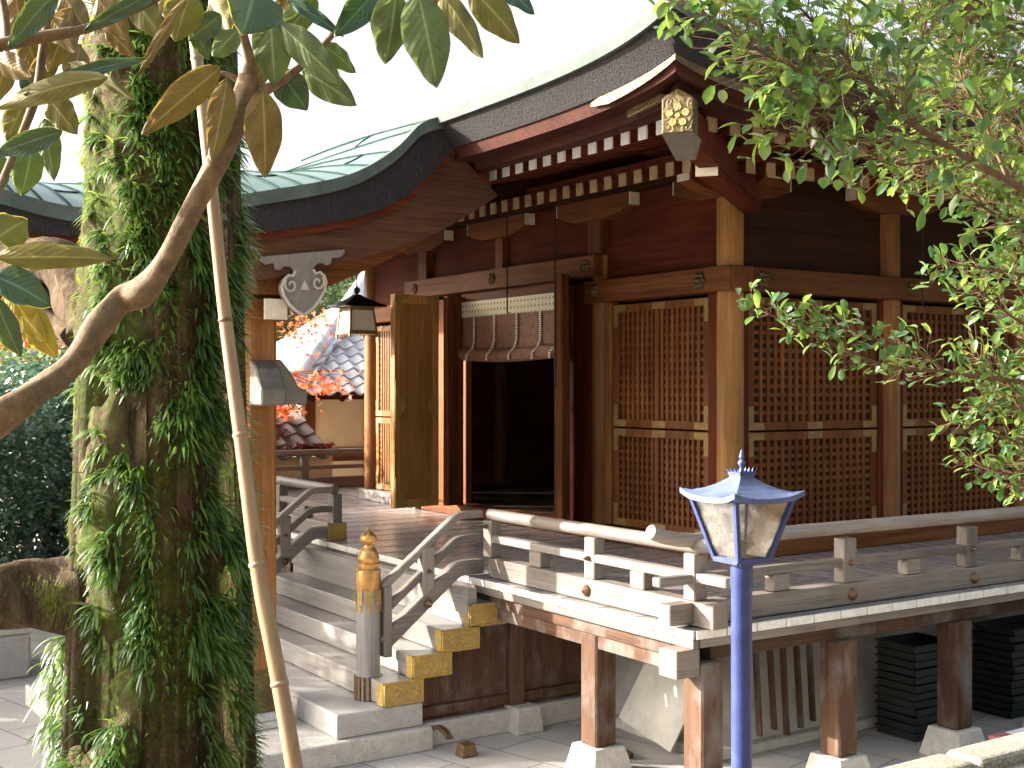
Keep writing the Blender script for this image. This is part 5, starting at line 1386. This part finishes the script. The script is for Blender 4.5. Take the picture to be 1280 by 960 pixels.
p = at(60, 600, 15.5); bush('clipped_shrub', (p.x, p.y, 1.35), (1.6, 1.6, 1.5), 16000, .1, 'bush_leaf', 'dark glossy evergreen shrub beyond the courtyard at the left edge', clumps=110)
p = at(-60, 600, 14.5); bush('clipped_shrub', (p.x, p.y, 1.3), (1.4, 1.6, 1.5), 12000, .1, 'bush_leaf', 'dark evergreen shrub mostly cut off by the left edge of the photo', clumps=80)
p = at(30, 470, 18); bush('pale_shrub', (p.x, p.y, 2.2), (2.2, 2.2, .9), 9000, .12, 'bush_bright', 'sunlit pale green shrub behind the dark shrub at the left edge', clumps=70)
p = at(130, 600, 16.5); bush('clipped_shrub', (p.x, p.y, 1.5), (1.5, 1.5, 1.7), 9000, .1, 'bush_leaf', 'dark evergreen shrub glimpsed directly behind the mossy trunk', clumps=80)
p = at(70, 425, 21); bush('red_maple', (p.x, p.y, 3.5), (1.5, 1.5, 1.1), 4200, .13, 'maple_red', 'red autumn maple beside the trunk behind the pale shrub', 'tree', shape='star', clumps=60)
# maple boughs hanging in front of the neighbouring roof
def maple_spray(u, v, Z, ru, rv, n, mat, label, tip):
    c = at(u, v, Z); a = at(*tip, Z)
    t = thing('maple_branch', a, label, 'maple branch')
    m_ = MB(); pts = [a, a.lerp(c, .5) + Vector((0, 0, .15)), c]; m_.tube(pts, [.03, .018, .006], 6)
    k0 = ru * Z / FPX; k1 = rv * Z / FPX
    for i in range(7): m_.tube([c.lerp(a, .25), c + RT * rnd.uniform(-k0, k0) + Vector((0, 0, rnd.uniform(-k1, k1)))], [.008, .003], 5)
    part('twigs', m_, 'smooth_bark', t)
    m_ = MB()
    for i in range(n):
        p = c + RT * rnd.gauss(0, k0 * .55) + Vector((0, 0, rnd.gauss(0, k1 * .5))) + FW * rnd.gauss(0, .2)
        d = Vector((rnd.gauss(0, 1), rnd.gauss(0, 1), rnd.gauss(-.3, .7))).normalized(); s_ = d.cross(Vector((rnd.gauss(0, 1), rnd.gauss(0, 1), rnd.gauss(0, 1)))).normalized(); L = rnd.uniform(.04, .075) * Z / 18
        m_.add([p + d * math.cos(q / 10 * 6.283) * L * (1 if q % 2 == 0 else .35) + s_ * math.sin(q / 10 * 6.283) * L * (1 if q % 2 == 0 else .35) for q in range(10)], [tuple(range(10))])
    part('leaves', m_, mat, t)
# ------------------------------------------------------------------ neighbouring building with pantile roofs
def tile_mat():
    for nm, ca, cb_ in (('roof_tile', (.5, .51, .53), (.68, .69, .7)), ('old_tile', (.1, .075, .065), (.24, .18, .15))):
        m, n, l, b = newmat(nm); v, vo, rd = objvec(n, l); g = n.new('ShaderNodeNewGeometry')
        t = noise_node(n, l, vo, 6, 6, .65); c = ramp(n, l, t.outputs[0], [(.3, ca), (.7, cb_)])
        rr = ramp(n, l, g.outputs['Random Per Island'], [(0, (.75, .75, .75)), (1, (1.2, 1.2, 1.2))])
        l.new(mix(n, l, 1., c.outputs[0], rr.outputs[0], 'MULTIPLY'), b.inputs['Base Color']); b.inputs['Roughness'].default_value = .42; MATS[nm] = m
tile_mat()
def tiled(m_, o, ax, up, na, nu, ta=.27, tu=.24, mask=None):
    """pantiles: each tile an S-curved sheet of its own; o eave corner, ax along the eave, up the slope"""
    ax = ax.normalized(); up = up.normalized(); nr = ax.cross(up).normalized()
    if nr.z < 0: nr = -nr
    for j in range(nu):
        for i in range(na):
            if mask and not mask(i * ta, j * tu): continue
            vs = []
            for q in range(2):
                for k in range(9):
                    x = k / 8; h = .035 * math.cos(x * 2 * math.pi * .9 + .4) + (.03 if q == 0 else .0)
                    vs.append(o + ax * ((i + x) * ta) + up * ((j + q * 1.1 - (.04 * math.sin(x * math.pi)) * (1 - q)) * tu) + nr * h)
            for k in range(9): vs.append(vs[k] - nr * .03)
            m_.add(vs, [(k, k + 1, k + 10, k + 9) for k in range(8)] + [(k + 18, k + 19, k + 1, k) for k in range(8)])
nb = thing('neighbour_building', tuple(at(420, 483, 21).xy) + (0,), 'cream walled building with grey pantile roof seen between the gate pillar and the hall', 'building')
ZB_ = 20.0
P0 = at(362, 497, ZB_ - .6); P1 = at(600, 505, ZB_ + 1.2); axn = Vector((P1.x - P0.x, P1.y - P0.y, 0)); inw = Vector((-axn.y, axn.x, 0)).normalized()
if inw.dot(FW) < 0: inw = -inw
ez = 2.42
E0 = Vector((P0.x, P0.y, ez)); upv = (inw * 1.0 + Vector((0, 0, .62))).normalized()
m_ = MB(); tiled(m_, E0, axn, upv, 18, 18, mask=lambda a, b: a > b * .72)
part('roof', m_, 'roof_tile', nb, smooth=60)
axu = axn.normalized(); hip_up = (axu * .72 + upv).normalized()
rl_ = MB(); 
for i in range(22):
    a = E0 + hip_up * (i * .26) + Vector((0, 0, .06)); rl_.tube([a, a + hip_up * .2, a + hip_up * .27], [.125, .12, .145], 12)
part('ridge_tiles', rl_, 'roof_tile', nb, smooth=50)
part('ridge_side_tiles', MB().bar(E0 + axu * .2 + Vector((0, 0, .05)), E0 + axu * .2 + hip_up * 5.5 + Vector((0, 0, .05)), .1, .06), 'roof_tile', nb)
part('ridge_end_tile', MB().tube([E0 - hip_up * .12 + Vector((0, 0, .05)), E0 - hip_up * .02 + Vector((0, 0, .06))], [.17, .17], 20).tube([E0 - hip_up * .15 + Vector((0, 0, .05)), E0 - hip_up * .12 + Vector((0, 0, .05))], [.09, .12], 16), 'old_tile', nb, smooth=40)
m_ = MB(); tiled(m_, E0 - axu * .05, -inw * -1, (-(-axu) * .0 + -axu * -1 * .0 + hip_up), 1, 1)
# hidden left slope of the hipped roof
m_ = MB(); leftup = (axu * 1.0 + Vector((0, 0, .62))).normalized()
tiled(m_, E0 + inw * .0, inw, leftup, 16, 14, mask=lambda a, b: a > b * .72)
part('roof', m_, 'roof_tile', nb, smooth=60)
w0 = E0 + axu * .55 + inw * .6
def wq(a0, a1, z0, z1, dep, th=.1): # box in wall frame
    b0 = w0 + axu * a0 + inw * dep; m__ = MB(); d0 = axu * (a1 - a0); d1 = inw * th
    vs = [b0, b0 + d0, b0 + d0 + d1, b0 + d1]; vs = [Vector((q.x, q.y, z0)) for q in vs] + [Vector((q.x, q.y, z1)) for q in vs]
    return m__.add(vs, [(0,3,2,1),(4,5,6,7),(0,1,5,4),(1,2,6,5),(2,3,7,6),(3,0,4,7)])
part('wall', wq(0, 5, 0, ez + .35, .02), 'cream_wall', nb)
part('corner_post', wq(-.06, .12, 0, ez + .2, -.03, .18), 'hall', nb)
for a in (1.0, 2.2, 3.4): part('wall_post', wq(a, a + .1, 0, ez + .2, -.01, .1), 'hall', nb)
part('wall_beam', wq(.12, 5, 1.3, 1.52, -.012, .06), 'hall', nb); part('wall_beam', wq(.12, 5, ez - .1, ez + .08, -.014, .06), 'hall', nb)
part('eave_board', MB().bar(E0 + Vector((0, 0, -.07)) + inw * .05, E0 + axu * 5 + Vector((0, 0, -.07)) + inw * .05, .05, .06), 'darkred', nb)
rf0 = part('rafter_tail', MB().bar(E0 + axu * .4 + Vector((0, 0, -.1)), E0 + axu * .4 + inw * .7 + Vector((0, 0, .2)), .06, .07), 'darkred', nb)
for i in range(1, 8): dup(rf0, tuple(axu * .5 * i))
# lean-to with old brown tiles in front
lt = thing('tiled_lean_to', tuple(at(380, 483, 18).xy) + (0,), 'low lean-to roof of old brown pantiles scattered with red maple leaves', 'roof')
Q0 = at(330, 573, 17.2); Q1 = at(425, 570, 17.6); ax2 = Vector((Q1.x - Q0.x, Q1.y - Q0.y, 0)); in2 = Vector((-ax2.y, ax2.x, 0)).normalized()
if in2.dot(FW) < 0: in2 = -in2
up2 = (in2 * .8 - ax2.normalized() * .45 + Vector((0, 0, .75))).normalized()
m_ = MB(); o2 = Vector((Q0.x, Q0.y, Q0.z)) - ax2.normalized() * 1.2
tiled(m_, o2, ax2, up2, 8, 4)
part('tiles', m_, 'old_tile', lt, smooth=60)
b0 = o2 + in2 * .15
part('lean_to_wall', MB().add([Vector((q.x, q.y, z)) for z in (0, Q0.z) for q in (b0, b0 + ax2.normalized() * 2.2, b0 + ax2.normalized() * 2.2 + in2 * .5, b0 + in2 * .5)], [(0,3,2,1),(4,5,6,7),(0,1,5,4),(1,2,6,5),(2,3,7,6),(3,0,4,7)]), 'cream_wall', lt)
maple_spray(395, 480, 18.5, 55, 20, 150, 'maple_red', 'orange red maple bough hanging across the grey pantile roof', (180, 420))
maple_spray(355, 512, 17, 18, 14, 80, 'maple_red', 'small orange maple spray beside the round ridge end tile', (200, 470))
maple_spray(375, 410, 19, 50, 26, 120, 'maple_red', 'pale washed out maple bough below the carved pendant', (200, 380))
m_ = MB()
for i in range(420):
    a = rnd.uniform(.9, 2.3); b = rnd.uniform(.05, .75) if a < 1.8 else rnd.uniform(.02, .2); p = o2 + ax2.normalized() * a + up2 * b + Vector((0, 0, .06)); L = rnd.uniform(.025, .05)
    d = Vector((rnd.gauss(0, 1), rnd.gauss(0, 1), rnd.gauss(0, .5))).normalized(); s_ = d.cross(Vector((rnd.gauss(0, .3), rnd.gauss(0, .3), 1))).normalized()
    if noise.noise(p * 3) < -.1: continue
    m_.add([p + d * math.cos(q / 10 * 6.283) * L * (1 if q % 2 == 0 else .4) + s_ * math.sin(q / 10 * 6.283) * L * (1 if q % 2 == 0 else .4) for q in range(10)], [tuple(range(10))])
tag(part('fallen_leaves', m_, 'maple_dark', keep=True), 'dark red fallen maple leaves lying on the old brown tiles', 'leaves', kind='stuff')
# stone pedestal at the far left
pd = thing('stone_pedestal', (-11.8, 2.1, 0), 'grey block shaped stone pedestal on the bright paving at the left edge', 'pedestal')
part('base_block', MB().box(-12.6, -11.35, 1.7, 2.45, 0, .37), 'granite_polished', pd, bevel=.02)
part('cap_slab', MB().box(-12.65, -11.38, 1.66, 2.48, .372, .44), 'granite', pd, bevel=.015)
# distant trees, then unseen ones added to block sun and sky light
def bigtree(x, y, h, r_, mat, label, n=9000, size=.28):
    t = thing('broadleaf_tree', (x, y, 0), label, 'tree', None)
    part('crown', cloud((x, y, h * .62), (r_, r_, h * .36), n, size, clumps=60), mat, t)
    m__ = MB().tube([(x, y, 0), (x + .2, y, h * .3), (x, y + .2, h * .7)], [.28, .2, .08], 10, wob=.2)
    for k in range(7):
        a = k * .9; m__.tube([(x + .1, y, h * (.28 + .05 * k)), (x + r_ * .5 * math.cos(a), y + r_ * .5 * math.sin(a), h * (.5 + .05 * k))], [.1, .03], 6)
    part('trunk', m__, 'smooth_bark', t)
bigtree(-34, 14, 7.5, 3.6, 'pale_tree', 'pale green tree far behind the hanging lantern')
bigtree(-38, 6, 7, 4, 'pale_tree', 'pale green tree far off beyond the red maple at the left')
bigtree(-30, 0, 4.2, 3.2, 'pale_tree', 'low bushy tree at the far left beyond the shrubs')
bigtree(-15.8, -1.8, 6.0, 2.3, 'bush_leaf', 'unseen dense evergreen tree added left of the courtyard to shade the stairs', 17000, .22)  # unseen crown set in the sun's path to put the stairs in shade
bigtree(-13.9, -4.7, 4.4, 1.5, 'bush_leaf', 'unseen smaller evergreen tree added left of the courtyard to shade below the veranda', 7000, .18)  # added lower crown, out of view, dapples the posts under the deck
bigtree(8, 12, 9, 4, 'bush_leaf', 'unseen tall evergreen tree added behind the camera at right to block sky light', 9000, .3)  # unseen, added to cut sky light on the hall's right side
bigtree(2.5, 17, 9, 3.6, 'bush_leaf', 'unseen tall evergreen tree added right of the hall to block sky light', 9000, .3)  # also added out of view to dim the side wall
bigtree(7, 3, 8, 3.5, 'bush_leaf', 'unseen tall evergreen tree added behind the camera to block sky light', 9000, .3)  # unseen sky blocker added at the back of the camera
